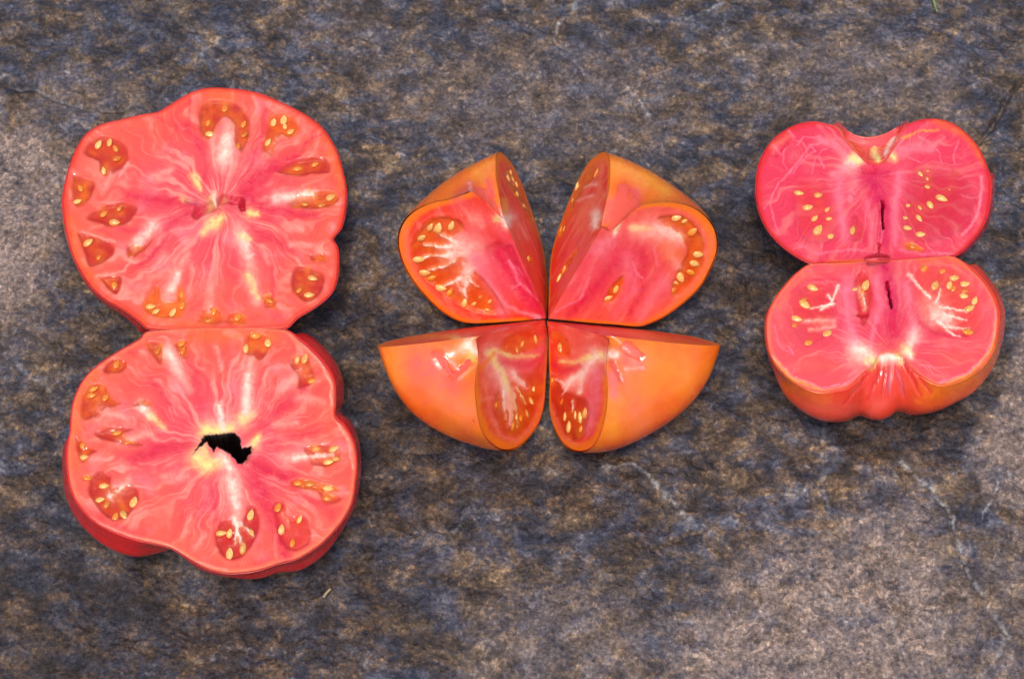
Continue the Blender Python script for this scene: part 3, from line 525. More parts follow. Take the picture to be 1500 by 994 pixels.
st = [(z, 'lpink', 30, .75, [(530, 430), (545, 600), (570, 780)]), (z, 'lpink', 28, .75, [(880, 400), (850, 560), (848, 720), (850, 800)]), (z, 'lpink', 22, .5, [(690, 560), (720, 680), (720, 790)]), (z, 'mag', 48, .85, [(700, 410), (760, 500), (785, 620), (785, 780)]), (z, 'mag', 30, .6, [(740, 400), (800, 400)]),
      (z, 'deep', 24, .8, [(680, 375), (730, 385), (740, 365)], .8), (z, 'white', 42, .75, [(600, 340), (640, 320)]), (z, 'yel', 22, .9, [(615, 310), (650, 335)]), (z, 'yel', 24, .9, [(830, 300), (850, 320)]), (z, 'palep', 30, .6, [(560, 280), (500, 230), (420, 210)]), (z, 'palep', 30, .6, [(590, 370), (500, 400)]), (z, 'palep', 40, .55, [(870, 270), (960, 250), (1050, 260)]), (z, 'palep', 24, .5, [(620, 430), (600, 560)]),
      (z, 'lpink', 6, .9, [(500, 235), (430, 225), (375, 240), (300, 340), (200, 450), (145, 560), (165, 650), (185, 730)]), (z, 'lpink', 5, .8, [(500, 245), (440, 270), (400, 330), (380, 400)]), (z, 'lpink', 5, .8, [(375, 240), (400, 275), (330, 330), (270, 400)]), (z, 'lpink', 5, .7, [(300, 240), (340, 200), (430, 190)]), (z, 'lpink', 5, .7, [(145, 560), (110, 600)]), (z, 'lpink', 5, .7, [(230, 260), (215, 340), (250, 370)]), (z, 'lpink', 5, .7, [(430, 310), (450, 370)]),
      (z, 'lpink', 5, .85, [(985, 190), (1060, 240), (1098, 280), (1110, 340)]), (z, 'lpink', 5, .8, [(1060, 240), (1130, 190)]), (z, 'lpink', 5, .7, [(880, 260), (1030, 270)]), (z, 'lpink', 5, .7, [(880, 295), (1000, 340)]), (z, 'yelo', 7, .6, [(890, 200), (980, 165), (1090, 152)]), (z, 'lpink', 5, .7, [(1205, 220), (1180, 290), (1190, 340)]), (z, 'palep', 9, .8, [(1335, 420), (1335, 560), (1300, 660), (1230, 750)]), (z, 'lpink', 5, .6, [(1230, 520), (1320, 540)]),
      (z, 'lpink', 9, .6, [(880, 830), (1000, 850), (1180, 855)]), (z, 'lpink', 8, .6, [(300, 800), (420, 850), (620, 830), (740, 840)]), (z, 'orange', 26, .55, [(1090, 110), (1210, 160), (1300, 250), (1350, 340)]), (z, 'skin', 16, .6, [(90, 560), (85, 400), (150, 250), (260, 155), (400, 125)]), (z, 'rind', 26, .5, [(170, 240), (260, 190)], -.3), (z, 'deep', 10, .6, [(180, 300), (270, 200)], .5), (z, 'lpink', 7, .8, [(165, 245), (205, 295)]), (z, 'lpink', 7, .8, [(250, 165), (285, 200)]),
      (z, 'crim', 8, .95, [(779, 555), (783, 715)], 4), (z, 'dark', 6, .8, [(779, 570), (783, 705)], 3), (z, 'crim', 7, .9, [(768, 790), (758, 850)], 3), (z, 'lpink', 5, .8, [(782, 720), (775, 785)]), (z, 'dark', 24, 1., [(705, 888), (755, 872), (800, 870)], 6), (z, 'orange', 14, .5, [(470, 900), (620, 895), (690, 892)]), (z, 'purp', 8, .6, [(605, 510), (615, 525)], .5),  # hinge hole: its shade painted dark as well as sunk
      (z, 'orange', 12, .5, [(900, 800), (940, 800), (1000, 830)])]
lo = [LC(z, [(285, 445), (380, 425), (475, 435), (510, 560), (535, 690), (528, 770), (400, 795), (310, 750), (270, 600)], [(308, 508, -10, 1.15), (420, 518, 10, .95), (432, 562, 30, .5), (357, 590, 15, 1.15), (466, 600, 40, .8), (398, 648, 45, 1), (478, 652, 15, .8), (417, 718, 58, 1.2), (492, 750, 25, .95)], k='deep', k2='skinr', s=.45, f=9, d=.4, op=.5, g=.3),
      LC(z, [(935, 410), (1000, 358), (1200, 368), (1280, 450), (1310, 560), (1240, 710), (1050, 785), (905, 755), (880, 650), (900, 520)], [(990, 398, -40, .9), (1040, 472, -15, .9), (1113, 538, -20, 1.15), (1052, 577, -55, 1.1), (995, 592, -50, .9), (985, 648, -50, 1), (915, 645, 0, .8), (922, 705, -10, .85), (995, 738, 0, 1.1), (930, 578, 0, .6), (1035, 430, -60, .7), (1158, 487, 0, .4), (1190, 392, 0, .4), (1035, 383, 0, .35)], k='crim', k2='deep', s=.5, f=9, d=.4, op=.5, g=.3),
      LC(z, [(605, 640), (640, 620), (680, 690), (692, 775), (650, 790), (595, 770)], [(612, 718, 80, 1)], k='deep', k2='crim', s=.5, f=6, d=.4, op=.5, g=.3), LC(z, [(900, 800), (940, 785), (1010, 820), (1000, 840), (920, 830)], [(950, 808, -20, .8, 1)], k='gelo', k2='amber', s=.6, d=.7)]
sk = [(z, 'coral', 90, .95, [(560, 180), (720, 230), (860, 170)]), (z, 'rind', 50, .9, [(700, 230), (750, 320)]), (z, 'orange', 22, .6, [(580, 190), (640, 270)]), (z, 'green', 12, .6, [(850, 180), (800, 260)]), (z, 'white', 16, .95, [(835, 205), (795, 290)]), (z, 'yel', 18, .9, [(730, 260), (750, 320)]), (z, 'skin', 7, .5, [(690, 210), (705, 300)], .4), (z, 'skin', 7, .6, [(620, 190), (690, 208), (780, 198)]), (z, 'brown', 3, .5, [(560, 170), (630, 260), (690, 335)])]
half('smaller pink tomato half with a whitish stem notch and no outer skin side in view', 'halves of the smaller tomato', z, rim, sil, (745, 600), .032, .017, ('mpink', 'mpink', 'skin'), st, lo, sk, core=(740, 420), streak=.1, skin_base=('skin', 'mag'), zn={i: .0255 for i in range(15, 22)})

# ---- smaller tomato, near half with the puckered stem end
rim = [(362, 97), (290, 142), (222, 212), (165, 290), (130, 370), (121, 440), (127, 520), (146, 590), (190, 660), (260, 722), (340, 766), (420, 783), (500, 770), (560, 755), (605, 718), (645, 678), (690, 640), (728, 588), (760, 572), (800, 570), (848, 582), (895, 640), (955, 692), (1010, 728), (1060, 745),
       (1130, 733), (1200, 702), (1270, 658), (1320, 600), (1350, 530), (1366, 450), (1370, 375), (1350, 290), (1300, 205), (1230, 130), (1160, 72), (1090, 50), (980, 62), (860, 72), (740, 78), (600, 84), (470, 91)]
sil = [None]*len(rim)
for i, s in {4: (125, 372), 5: (116, 442), 6: (120, 525), 7: (136, 600), 8: (165, 680), 9: (215, 790), 10: (290, 864), 11: (380, 915), 12: (460, 930), 13: (540, 925), 14: (595, 903), 15: (632, 893), 16: (680, 912), 17: (728, 918), 18: (765, 910), 19: (800, 894), 20: (838, 872), 21: (885, 872), 22: (945, 888), 23: (1010, 884), 24: (1085, 864), 25: (1160, 828), 26: (1235, 785), 27: (1302, 710), 28: (1345, 632), 29: (1373, 550), 30: (1390, 460), 31: (1393, 375), 32: (1364, 286), 33: (1308, 201), 34: (1234, 127)}.items(): sil[i] = s
z = Z6
st = [(z, 'mag', 46, .85, [(765, 130), (790, 250), (805, 380), (800, 470)]), (z, 'deep', 50, .6, [(800, 400), (800, 520)]), (z, 'lpink', 38, .75, [(555, 190), (560, 380), (600, 520)]), (z, 'palep', 30, .6, [(560, 480), (610, 570)]), (z, 'lpink', 20, .7, [(715, 170), (735, 320), (700, 430), (685, 540)]), (z, 'lpink', 30, .7, [(870, 220), (915, 380), (910, 500)]), (z, 'white', 32, .7, [(920, 480), (880, 560)]),
      (z, 'pale', 60, .55, [(600, 600), (680, 590)]), (z, 'white', 40, .85, [(620, 560), (680, 605)]), (z, 'yel', 22, .8, [(670, 610), (700, 620)]), (z, 'yel', 26, .9, [(870, 560), (890, 585)]), (z, 'white', 20, .8, [(880, 580), (900, 600)]), (z, 'deep', 14, .7, [(905, 320), (950, 420), (1040, 480), (1200, 490)]), (z, 'deep', 12, .5, [(260, 250), (330, 190), (520, 180)]),
      (z, 'rind', 18, .5, [(190, 330), (250, 220), (340, 150)]), (z, 'palep', 6, .8, [(150, 590), (260, 705), (420, 768), (540, 745), (620, 690)]), (z, 'yelo', 7, .7, [(150, 600), (260, 716), (420, 776)]), (z, 'palep', 7, .8, [(1060, 735), (1200, 690), (1310, 590), (1350, 460), (1356, 340)]), (z, 'yelo', 6, .6, [(1100, 738), (1220, 690), (1335, 560), (1360, 400)]),
      (z, 'lpink', 5, .7, [(170, 430), (185, 540), (270, 580)]), (z, 'lpink', 5, .7, [(240, 540), (270, 590)]), (z, 'palep', 5, .6, [(950, 640), (1040, 660), (1120, 655)]), (z, 'palep', 5, .5, [(560, 700), (640, 640)]), (z, 'coral', 50, .5, [(330, 640), (480, 650)]), (z, 'coral', 50, .5, [(1080, 610), (1200, 590)]),
      (z, 'crim', 9, .95, [(772, 200), (798, 335)], 4), (z, 'dark', 5, .7, [(775, 215), (796, 320)], 2), (z, 'crim', 10, .8, [(620, 375), (665, 370)], 1.5), (z, 'dark', 22, 1., [(680, 78), (720, 82), (770, 74)], 6), (z, 'orange', 12, .6, [(470, 95), (600, 92)]), (z, 'orange', 26, .5, [(960, 80), (1100, 60), (1200, 120)]),  # near side of the hinge hole, shade painted dark here too
      (z, 'white', 9, .85, [(505, 215), (480, 300), (420, 345)]), (z, 'white', 7, .8, [(490, 315), (360, 335)]), (z, 'pale', 16, .8, [(480, 400), (320, 400)]), (z, 'pale', 14, .7, [(480, 430), (350, 450)]), (z, 'white', 8, .8, [(450, 260), (480, 300)]), (z, 'white', 18, .7, [(625, 230), (650, 330)]),
      (z, 'pale', 70, .75, [(1020, 330), (1100, 380)]), (z, 'white', 40, .55, [(1040, 380), (1100, 400)]), (z, 'white', 9, .8, [(890, 150), (940, 210), (1000, 280)]), (z, 'white', 8, .8, [(1050, 400), (1130, 480), (1160, 490)]), (z, 'white', 7, .8, [(1080, 370), (1200, 400)]), (z, 'white', 7, .8, [(1060, 330), (1200, 350)]), (z, 'white', 7, .7, [(1040, 300), (1060, 230)]), (z, 'white', 7, .7, [(1100, 430), (1210, 445)])]
lo = [LC(z, [(240, 330), (262, 245), (330, 195), (430, 185), (508, 205), (505, 330), (490, 440), (400, 520), (320, 535), (255, 440)], [(370, 225, -20, 1.1), (330, 315, -25, 1.25), (280, 390, -10, 1.15), (457, 468, 25, 1.2), (355, 522, 5, 1.1, 1), (420, 395, 0, .7), (320, 290, 30, .8, 1), (275, 425, 20, .8, 1)], k='deep', k2='skinr', s=.5, f=8, d=.4, op=.5, g=.3),
      LC(z, [(592, 185), (640, 130), (680, 180), (692, 270), (682, 350), (650, 432), (620, 380), (602, 280)], [(657, 210, 70, 1.1), (597, 232, 20, .7), (640, 250, 80, .7)], k='deep', k2='gelo', s=.7, f=3),
      LC(z, [(890, 150), (960, 102), (1060, 85), (1170, 125), (1245, 205), (1282, 300), (1282, 420), (1230, 485), (1100, 485), (990, 450), (925, 350)], [(1033, 210, 65, 1.2), (1110, 208, 70, 1.15), (1188, 203, 12, 1.15), (1215, 335, 25, 1.2), (1210, 462, 0, 1.2, 1), (1245, 295, 70, 1), (1135, 172, 10, .9), (1072, 130, 30, .9, 1), (972, 120, 50, .9, 1), (1185, 268, 0, .9), (1130, 225, 70, .8, 1), (1190, 240, 10, .9, 1)], k='skinr', k2='deep', s=.55, f=8, d=.4, op=.5, g=.3)]
sk = [(z, 'skino', 70, .55, [(240, 740), (420, 830)]), (z, 'skino', 80, .75, [(1020, 790), (1200, 730), (1330, 580)]), (z, 'orange', 20, .5, [(1060, 760), (1200, 725), (1300, 650)]), (z, 'coral', 60, .5, [(350, 870), (560, 880)]), (z, 'skin', 12, .55, [(700, 650), (620, 760), (540, 850)], .5), (z, 'skin', 10, .6, [(740, 650), (670, 830)], .5), (z, 'purp', 16, .7, [(790, 640), (780, 780)], .3), (z, 'skin', 9, .6, [(760, 660), (745, 800)], .5), (z, 'skin', 9, .55, [(820, 650), (870, 820)], .5),
      (z, 'skin', 12, .6, [(860, 620), (950, 800)], .6), (z, 'skin', 12, .6, [(890, 640), (1010, 790)], .6), (z, 'purp', 12, .6, [(830, 700), (860, 790)], .3), (z, 'coral', 12, .5, [(580, 800), (640, 700)]), (z, 'white', 26, .95, [(745, 602), (800, 600), (835, 612)]), (z, 'green', 14, .8, [(690, 650), (720, 610)]), (z, 'green', 12, .8, [(820, 580), (850, 630)]), (z, 'skino', 10, .5, [(925, 830), (960, 850)]), (z, 'coral', 40, .6, [(700, 880), (760, 860)])]
half('smaller tomato half with puckered orange stem end skin and a white stem scar', 'halves of the smaller tomato', z, rim, sil, (765, 350), .032, .017, ('mpink', 'pink', 'rind'), st, lo, sk, core=(790, 560), streak=.1, skin_base=('skinr', 'skinr'))


# ------------------------------------------------------------------ tomato quarters, opened outwards round the blossom end
def Rz(a): c, s = math.cos(a), math.sin(a); return np.array([[c, -s, 0], [s, c, 0], [0, 0, 1]])
def Ry(a): c, s = math.cos(a), math.sin(a); return np.array([[c, 0, s], [0, 1, 0], [-s, 0, c]])
def quarter(label, psi, al, ga, O, pA, pB, az, stA, stB, locA, locB, stS, bA=('coral', 'skinr', 'skino'), bB=('coral', 'skinr', 'skino'), bulge=0., trA=None, trB=None, pinch=0.):
    psi, al, ga, a0, a1 = map(math.radians, (psi, al, ga, *az)); O = np.array(O)/1000
    Mr = Rz(psi)@Ry(al)@Rz(-psi)@Rz(ga); W = lambda P: P@Mr.T+O
    pA, pB = np.array(pA)/1000, np.array(pB)/1000; ns, nw, nt_ = 200, 90, 110
    cA, cB = spline(pA, ns), spline(pB, ns)
    def traced(px, a, old):
        e = np.array([math.cos(a), math.sin(a), 0]); q = unproj(px, O, Mr@np.array([math.sin(a), -math.cos(a), 0]))-O
        ra = np.stack([q@(Mr@e), q@(Mr@ZUP)], -1); ra[:, 0] = np.maximum(ra[:, 0], 0)
        ra = np.vstack([[(0, 0)], ra, [(0, ra[-1, 1])]]); ra[1:-1, 1] = np.maximum(ra[1:-1, 1], -.003)
        d = spline(ra, 900); L = np.concatenate([[0], np.cumsum(np.linalg.norm(np.diff(d, axis=0), axis=1))]); t = np.linspace(0, L[-1], ns)
        return np.stack([np.interp(t, L, d[:, 0]), np.interp(t, L, d[:, 1])], -1)
    if trA is not None: cA = traced(trA, a0, cA)
    if trB is not None: cB = traced(trB, a1, cB)
    cA[:, 0] = np.maximum(cA[:, 0], 0); cB[:, 0] = np.maximum(cB[:, 0], 0); cA[[0, -1], 0] = 0; cB[[0, -1], 0] = 0
    H = (cA[-1, 1]+cB[-1, 1])/2; cA[-1, 1] = cB[-1, 1] = H
    mid = W(np.array([.02*math.cos((a0+a1)/2), .02*math.sin((a0+a1)/2), .02]))
    root = empty('tomato_quarter', (mid[0], mid[1], 0), label=label, category='tomato quarter', group='quarters of the cut orange tomato')
    Vall, Fall, Call = [], [], []; base = 0
    for prof, a, other, st, loc, bc, sd in ((cA, a0, a1, stA, locA, bA, 210), (cB, a1, a0, stB, locB, bB, 220)):
        e = np.array([math.cos(a), math.sin(a), 0]); nrm = np.array([math.sin(a), -math.cos(a), 0])
        if nrm@np.array([math.cos(other), math.sin(other), 0]) > 0: nrm = -nrm
        nw3 = Mr@nrm
        c0 = np.array([0, H*.5]); t = np.linspace(0, 1, nt_)**.9
        ra = (c0+t[:, None, None]*(prof-c0)[None]).reshape(-1, 2); tt = np.repeat(t, ns)
        P = W(ra[:, :1]*e+ra[:, 1:]*ZUP); px = proj(P)
        k = sstep(.3, .95, tt+.12*fbm(px[:, 0]/30, px[:, 1]/30, 3, sd))[:, None]
        cc = C[bc[0]]*(1-k)+C[bc[1]]*k
        nz = fbm(ra[:, 0]*300, ra[:, 1]*90, 4, sd+3); li = (sstep(.05, .5, nz)*.3)[:, None]; cc = cc*(1-li)+C['pale']*li
        da = (sstep(-.05, -.5, nz)*.35)[:, None]; cc = cc*(1-da)+C['deep']*da
        rb = (sstep(.91, .965, tt)*.85*sstep(.004, .009, ra[:, 0]))[:, None]; cc = cc*(1-rb)+C[bc[2]]*rb
        rel = .12*fbm(px[:, 0]/14, px[:, 1]/14, 4, sd+6)+.1*nz
        locules(px, cc, rel, loc); cc, rel = tone(px, cc, st, rel)
        rel *= sstep(0, .0025, ra[:, 0])*sstep(1, .96, tt)
        P = P+nw3*rel[:, None]/1000
        F = grid_faces(nt_, ns, False)
        q = P[F[len(F)//2+40]]; fn = np.cross(q[1]-q[0], q[3]-q[0])
        if fn@nw3 < 0: F = F[:, ::-1]
        P[:, 2] = np.maximum(P[:, 2], .0002)
        Vall.append(P); Fall.append(F+base); Call.append(cc); base += len(P)
        p0 = W(np.array([[0, 0, H*.5]]))[0]
        for L_ in loc: gel_part(root, L_, p0, nw3)
    def rings(off, n):
        R = []
        for w_ in np.linspace(0, 1, n):
            a = a0+(a1-a0)*w_; p = cA*(1-w_)+cB*w_; lob = 1+(bulge*math.sin(math.pi*w_)-pinch*math.sin(math.pi*w_)*sstep(.45, .8, np.linspace(0, 1, ns))+.012*math.sin(w_*math.pi*3+psi))
            r = p[:, 0]*lob+off*np.minimum(p[:, 0]/.006, 1)
            R.append(W(np.stack([r*math.cos(a), r*math.sin(a), p[:, 1]+off*np.where(p[:, 1] > H*.8, 1, -.3)], -1)))
        return np.array(R)
    G = rings(-.0003, 40); Vi = G.reshape(-1, 3); Vi[:, 2] = np.maximum(Vi[:, 2], .0004); Fi = grid_faces(40, ns, False)
    cI = W(np.array([[0, 0, H*.5]]))[0]
    def orient(V, F):
        q = V[F[len(F)//2+30]]; fn = np.cross(q[1]-q[0], q[3]-q[0])
        return F if fn@(q[0]-cI) > 0 else F[:, ::-1]
    Vall.append(Vi); Fall.append(orient(Vi, Fi)+base); Call.append(np.tile(C['coral'], (len(Vi), 1)))
    o = mesh_obj('flesh', np.vstack(Vall), np.vstack(Fall), M_FLESH, None, dict(Col=np.vstack(Call))); adopt(o, root)
    G = rings(.0002, nw); Vs = G.reshape(-1, 3); px = proj(Vs)
    cs = np.tile(C['skino'], (len(Vs), 1)); k = (sstep(-.3, .4, fbm(px[:, 0]/45, px[:, 1]/45, 3, 230))*.35)[:, None]; cs = cs*(1-k)+C['skinr']*k
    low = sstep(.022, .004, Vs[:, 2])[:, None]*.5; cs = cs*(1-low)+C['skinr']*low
    rl = .1*fbm(px[:, 0]/40, px[:, 1]/40, 2, 240)
    cs, rl = tone(px, cs, stS, rl)
    dr = Vs-cI; dr /= np.linalg.norm(dr, axis=1, keepdims=True); edge = np.repeat(np.minimum(1, np.minimum(np.arange(nw), nw-1-np.arange(nw))/4), ns)
    Vs = Vs+dr*(rl*edge)[:, None]/1000; Vs[:, 2] = np.maximum(Vs[:, 2], .0002)
    o = mesh_obj('skin', Vs, orient(Vs, grid_faces(nw, ns, False)), M_SKIN, None, dict(Col=cs)); adopt(o, root)
z = Z3
# far left quarter
stA = [(z, 'pale', 60, .75, [(420, 480), (330, 490)]), (z, 'white', 50, .6, [(350, 480), (300, 500)]), (z, 'pale', 46, .75, [(400, 550), (350, 630)]), (z, 'white', 22, .65, [(400, 560), (370, 660)]), (z, 'white', 9, .85, [(340, 450), (260, 410), (250, 400)]), (z, 'white', 8, .85, [(320, 470), (200, 465)]), (z, 'white', 8, .85, [(320, 500), (190, 515)]), (z, 'white', 8, .8, [(330, 530), (220, 575)]), (z, 'white', 8, .8, [(360, 600), (280, 640)]), (z, 'white', 8, .8, [(380, 640), (380, 700)]), (z, 'white', 7, .8, [(400, 610), (430, 640)]),
       (z, 'lpink', 34, .75, [(430, 520), (480, 640), (540, 740)]), (z, 'deep', 46, .95, [(510, 490), (560, 560), (620, 650), (690, 745)], 1.2), (z, 'deep', 30, .85, [(560, 490), (640, 600), (700, 720)], .8), (z, 'lpink', 6, .85, [(565, 530), (600, 610), (640, 660), (690, 690)]), (z, 'lpink', 5, .7, [(600, 560), (625, 590)]), (z, 'lpink', 5, .7, [(610, 630), (580, 650)]), (z, 'palep', 10, .7, [(470, 620), (560, 720), (690, 765)]),
       (z, 'pink', 26, .6, [(340, 270), (390, 290)]), (z, 'pale', 24, .5, [(420, 340), (450, 380)]), (z, 'rind', 14, .6, [(130, 400), (130, 500), (180, 600), (300, 720), (420, 775)]), (z, 'skin', 40, .5, [(480, 410), (520, 440)]), (z, 'rind', 40, .5, [(548, 357)]), (z, 'white', 30, 1., [(548, 350), (550, 365)]), (z, 'green', 12, .7, [(515, 350)])]
lA = [LC(z, [(150, 490), (165, 430), (205, 372), (265, 340), (345, 350), (375, 395), (330, 440), (420, 560), (500, 650), (545, 740), (470, 752), (380, 728), (290, 668), (200, 590)], [(265, 388, 75, 1.2), (320, 380, 70, 1.1), (195, 430, 30, 1), (183, 521, 0, 1.2), (207, 578, 5, 1.2), (238, 600, 20, 1, 1), (272, 642, -5, 1.2), (315, 660, 60, 1, 1), (375, 705, 80, 1), (415, 710, 40, .6), (482, 700, 60, .6), (472, 735, 0, .6), (230, 385, 60, .9), (442, 682, 50, .6)], k='gelo', k2='amber')]
stB = [(z, 'orange', 18, .6, [(545, 100), (590, 150), (640, 290), (680, 420)]), (z, 'skino', 14, .6, [(520, 80), (515, 150), (520, 230)]), (z, 'rind', 40, .5, [(548, 357)]), (z, 'white', 30, 1., [(548, 350), (550, 365)]), (z, 'yelo', 14, .6, [(545, 270), (550, 330)]), (z, 'pale', 14, .4, [(580, 330), (640, 430)]), (z, 'deep', 10, .4, [(640, 540), (715, 720)]), (z, 'skinr', 40, .5, [(640, 480), (700, 620)])]
lB = [LC(z, [(548, 150), (570, 138), (605, 195), (640, 265), (668, 340), (665, 362), (630, 310), (585, 240), (555, 185)], [(565, 178, -60, 1), (583, 178, -70, 1), (600, 205, -60, 1), (585, 215, -65, .9), (603, 245, -60, .9), (630, 290, -60, .9), (645, 300, -60, 1), (664, 346, -60, .9), (575, 155, -60, .8)], k='orange', k2='yelo', d=.35, s=.8, g=.25),
      LC(z, [(640, 500), (660, 505), (665, 540), (645, 530)], [(651, 516, 80, 1)], k='orange', k2='amber', s=.6, d=.6)]
stS = [(z, 'yelo', 40, .45, [(440, 150), (500, 110)]), (z, 'pink', 24, .7, [(400, 210), (330, 270)]), (z, 'skin', 24, .85, [(430, 230), (480, 280), (530, 340)], .6), (z, 'crim', 10, .6, [(420, 220), (460, 270)], .6), (z, 'pink', 14, .8, [(480, 190), (500, 250)]), (z, 'pale', 8, .7, [(400, 200), (410, 270)]), (z, 'white', 32, 1., [(548, 350), (550, 362)]), (z, 'green', 14, .8, [(515, 348), (525, 362)]), (z, 'skinr', 20, .6, [(500, 300), (530, 350)])]
quarter('orange tomato quarter with a white branching seed core beside a bright crimson hollow', 122.3, 43.2, 1.6, (12.56, 9.17, 14.12),
        [(0.0, 0.0), (15.2, 1.0), (29.4, 7.8), (39.1, 24.2), (41.2, 33.5), (39.5, 47.3), (29.8, 55.6), (18.2, 55.8), (8.7, 55.4), (4.2, 46.5), (0.0, 43.8)],
        [(0.0, 0.0), (15.2, -0.6), (30.0, 5.8), (43.8, 25.0), (45.0, 34.5), (42.0, 48.4), (32.0, 52.0), (20.2, 55.5), (11.3, 52.0), (4.4, 46.5), (0.0, 43.8)], (180, 90), stA, stB, lA, lB, stS, bA=('pink', 'skinr', 'skino'), pinch=.1,
        trA=Z3([(640, 776), (560, 781), (480, 786), (400, 786), (340, 770), (270, 725), (200, 655), (150, 590), (115, 520), (100, 455), (105, 400), (130, 350), (175, 310), (240, 280), (320, 262), (385, 240), (410, 235), (470, 280), (530, 340)]),
        trB=Z3([(728, 640), (722, 560), (710, 480), (695, 420), (670, 340), (645, 270), (615, 190), (580, 120), (545, 80), (522, 66), (510, 85), (508, 120), (510, 180), (520, 240), (535, 320), (545, 350)]))
# far right quarter
stA = [(z, 'pale', 40, .8, [(1170, 400), (1280, 440)]), (z, 'white', 24, .5, [(1200, 390), (1290, 420)]), (z, 'pale', 24, .6, [(1240, 480), (1290, 560)]), (z, 'orange', 40, .5, [(1230, 480), (1290, 500)]), (z, 'deep', 40, .8, [(1010, 520), (930, 640), (830, 745)]), (z, 'deep', 24, .75, [(1130, 490), (1135, 620), (1070, 750)]), (z, 'lpink', 26, .5, [(1060, 520), (1090, 640), (1010, 760)]), (z, 'lpink', 40, .55, [(1220, 620), (1120, 750)]), (z, 'lpink', 6, .85, [(915, 550), (895, 630), (860, 690), (760, 740)]), (z, 'lpink', 5, .8, [(1090, 530), (1108, 580), (1095, 620)]), (z, 'lpink', 5, .7, [(1108, 580), (1130, 600)]), (z, 'lpink', 5, .7, [(1180, 470), (1190, 540)]), (z, 'lpink', 5, .6, [(1140, 700), (1180, 720)]),
       (z, 'pink', 50, .6, [(900, 560), (960, 480)]), (z, 'palep', 40, .5, [(950, 470), (990, 430)]), (z, 'white', 20, .9, [(930, 330), (925, 375)]), (z, 'green', 12, .7, [(935, 325), (925, 345)]), (z, 'white', 13, .9, [(1022, 375), (1010, 412)]), (z, 'green', 9, .7, [(1028, 360), (1015, 400)]), (z, 'yel', 13, .8, [(1085, 385), (1160, 388)]), (z, 'pale', 30, .5, [(1100, 400), (1160, 400)]), (z, 'rind', 14, .6, [(1420, 420), (1400, 540), (1330, 650), (1200, 760)])]
lA = [LC(z, [(1190, 350), (1260, 330), (1330, 355), (1382, 425), (1390, 500), (1370, 580), (1315, 650), (1265, 685), (1250, 640), (1280, 560), (1315, 480), (1260, 410)], [(1340, 405, 40, 1.1, 1), (1365, 500, 0, 1.1), (1350, 540, -15, 1.15), (1335, 580, -30, 1.15, 1), (1290, 600, -60, 1.15), (1265, 620, -20, .8), (1258, 655, 30, .9, 1), (1272, 347, 20, .9), (1310, 360, 20, .8)], k='gelo', k2='amber'),
      LC(z, [(1050, 590), (1042, 640), (1005, 700), (968, 700), (985, 650), (1015, 610)], [(1017, 648, 75, 1), (985, 687, 20, .9)], k='gelo', k2='orange', f=3)]
stB = [(z, 'orange', 24, .7, [(960, 90), (900, 130), (840, 240), (790, 370)]), (z, 'rind', 14, .6, [(960, 120), (940, 230)]), (z, 'rind', 24, .6, [(960, 250), (880, 300), (850, 350)]), (z, 'pale', 8, .7, [(930, 200), (880, 215)]), (z, 'pale', 7, .7, [(920, 250), (850, 270)]), (z, 'white', 22, .9, [(930, 330), (925, 375)]), (z, 'rind', 40, .5, [(900, 310), (870, 380)]), (z, 'deep', 20, .4, [(800, 500), (760, 640)]), (z, 'lpink', 6, .7, [(870, 560), (840, 650)]), (z, 'pink', 50, .5, [(860, 460), (800, 620)])]
lB = [LC(z, [(945, 130), (920, 185), (880, 225), (848, 275), (825, 330), (828, 260), (860, 185), (905, 130)], [(932, 152, 65, 1.3, 1), (848, 212, 70, 1), (832, 262, 70, 1), (836, 322, 70, .9, 1)], k='orange', k2='yelo', d=.35, s=.8, g=.25), LC(z, [(800, 360), (795, 410), (775, 430), (778, 380)], [(795, 385, 70, .9), (780, 388, 70, .9, 1)], k='orange', k2='gelo', d=.7, s=.6),
      LC(z, [(860, 470), (850, 500), (790, 590), (765, 615), (775, 570), (820, 500)], [(792, 562, 60, 1.05, 1), (772, 598, 70, 1), (845, 485, 50, .9, 1)], k='orange', k2='amber', d=.7, s=.6)]
stS = [(z, 'yelo', 46, .55, [(1020, 130), (1150, 180), (1230, 230)]), (z, 'pink', 22, .7, [(1090, 230), (1110, 260)]), (z, 'skin', 26, .9, [(1050, 220), (1030, 300), (1000, 390)], .8), (z, 'crim', 11, .75, [(1060, 215), (1035, 280), (1000, 370)], .7), (z, 'skin', 20, .7, [(1090, 270), (1050, 340)], .5), (z, 'pink', 20, .7, [(1000, 270), (970, 360)]), (z, 'white', 13, .9, [(1022, 375), (1010, 412)]), (z, 'white', 22, .9, [(930, 330), (930, 370)]), (z, 'green', 12, .7, [(940, 320), (925, 345)]), (z, 'yel', 12, .7, [(1085, 385), (1150, 388)])]
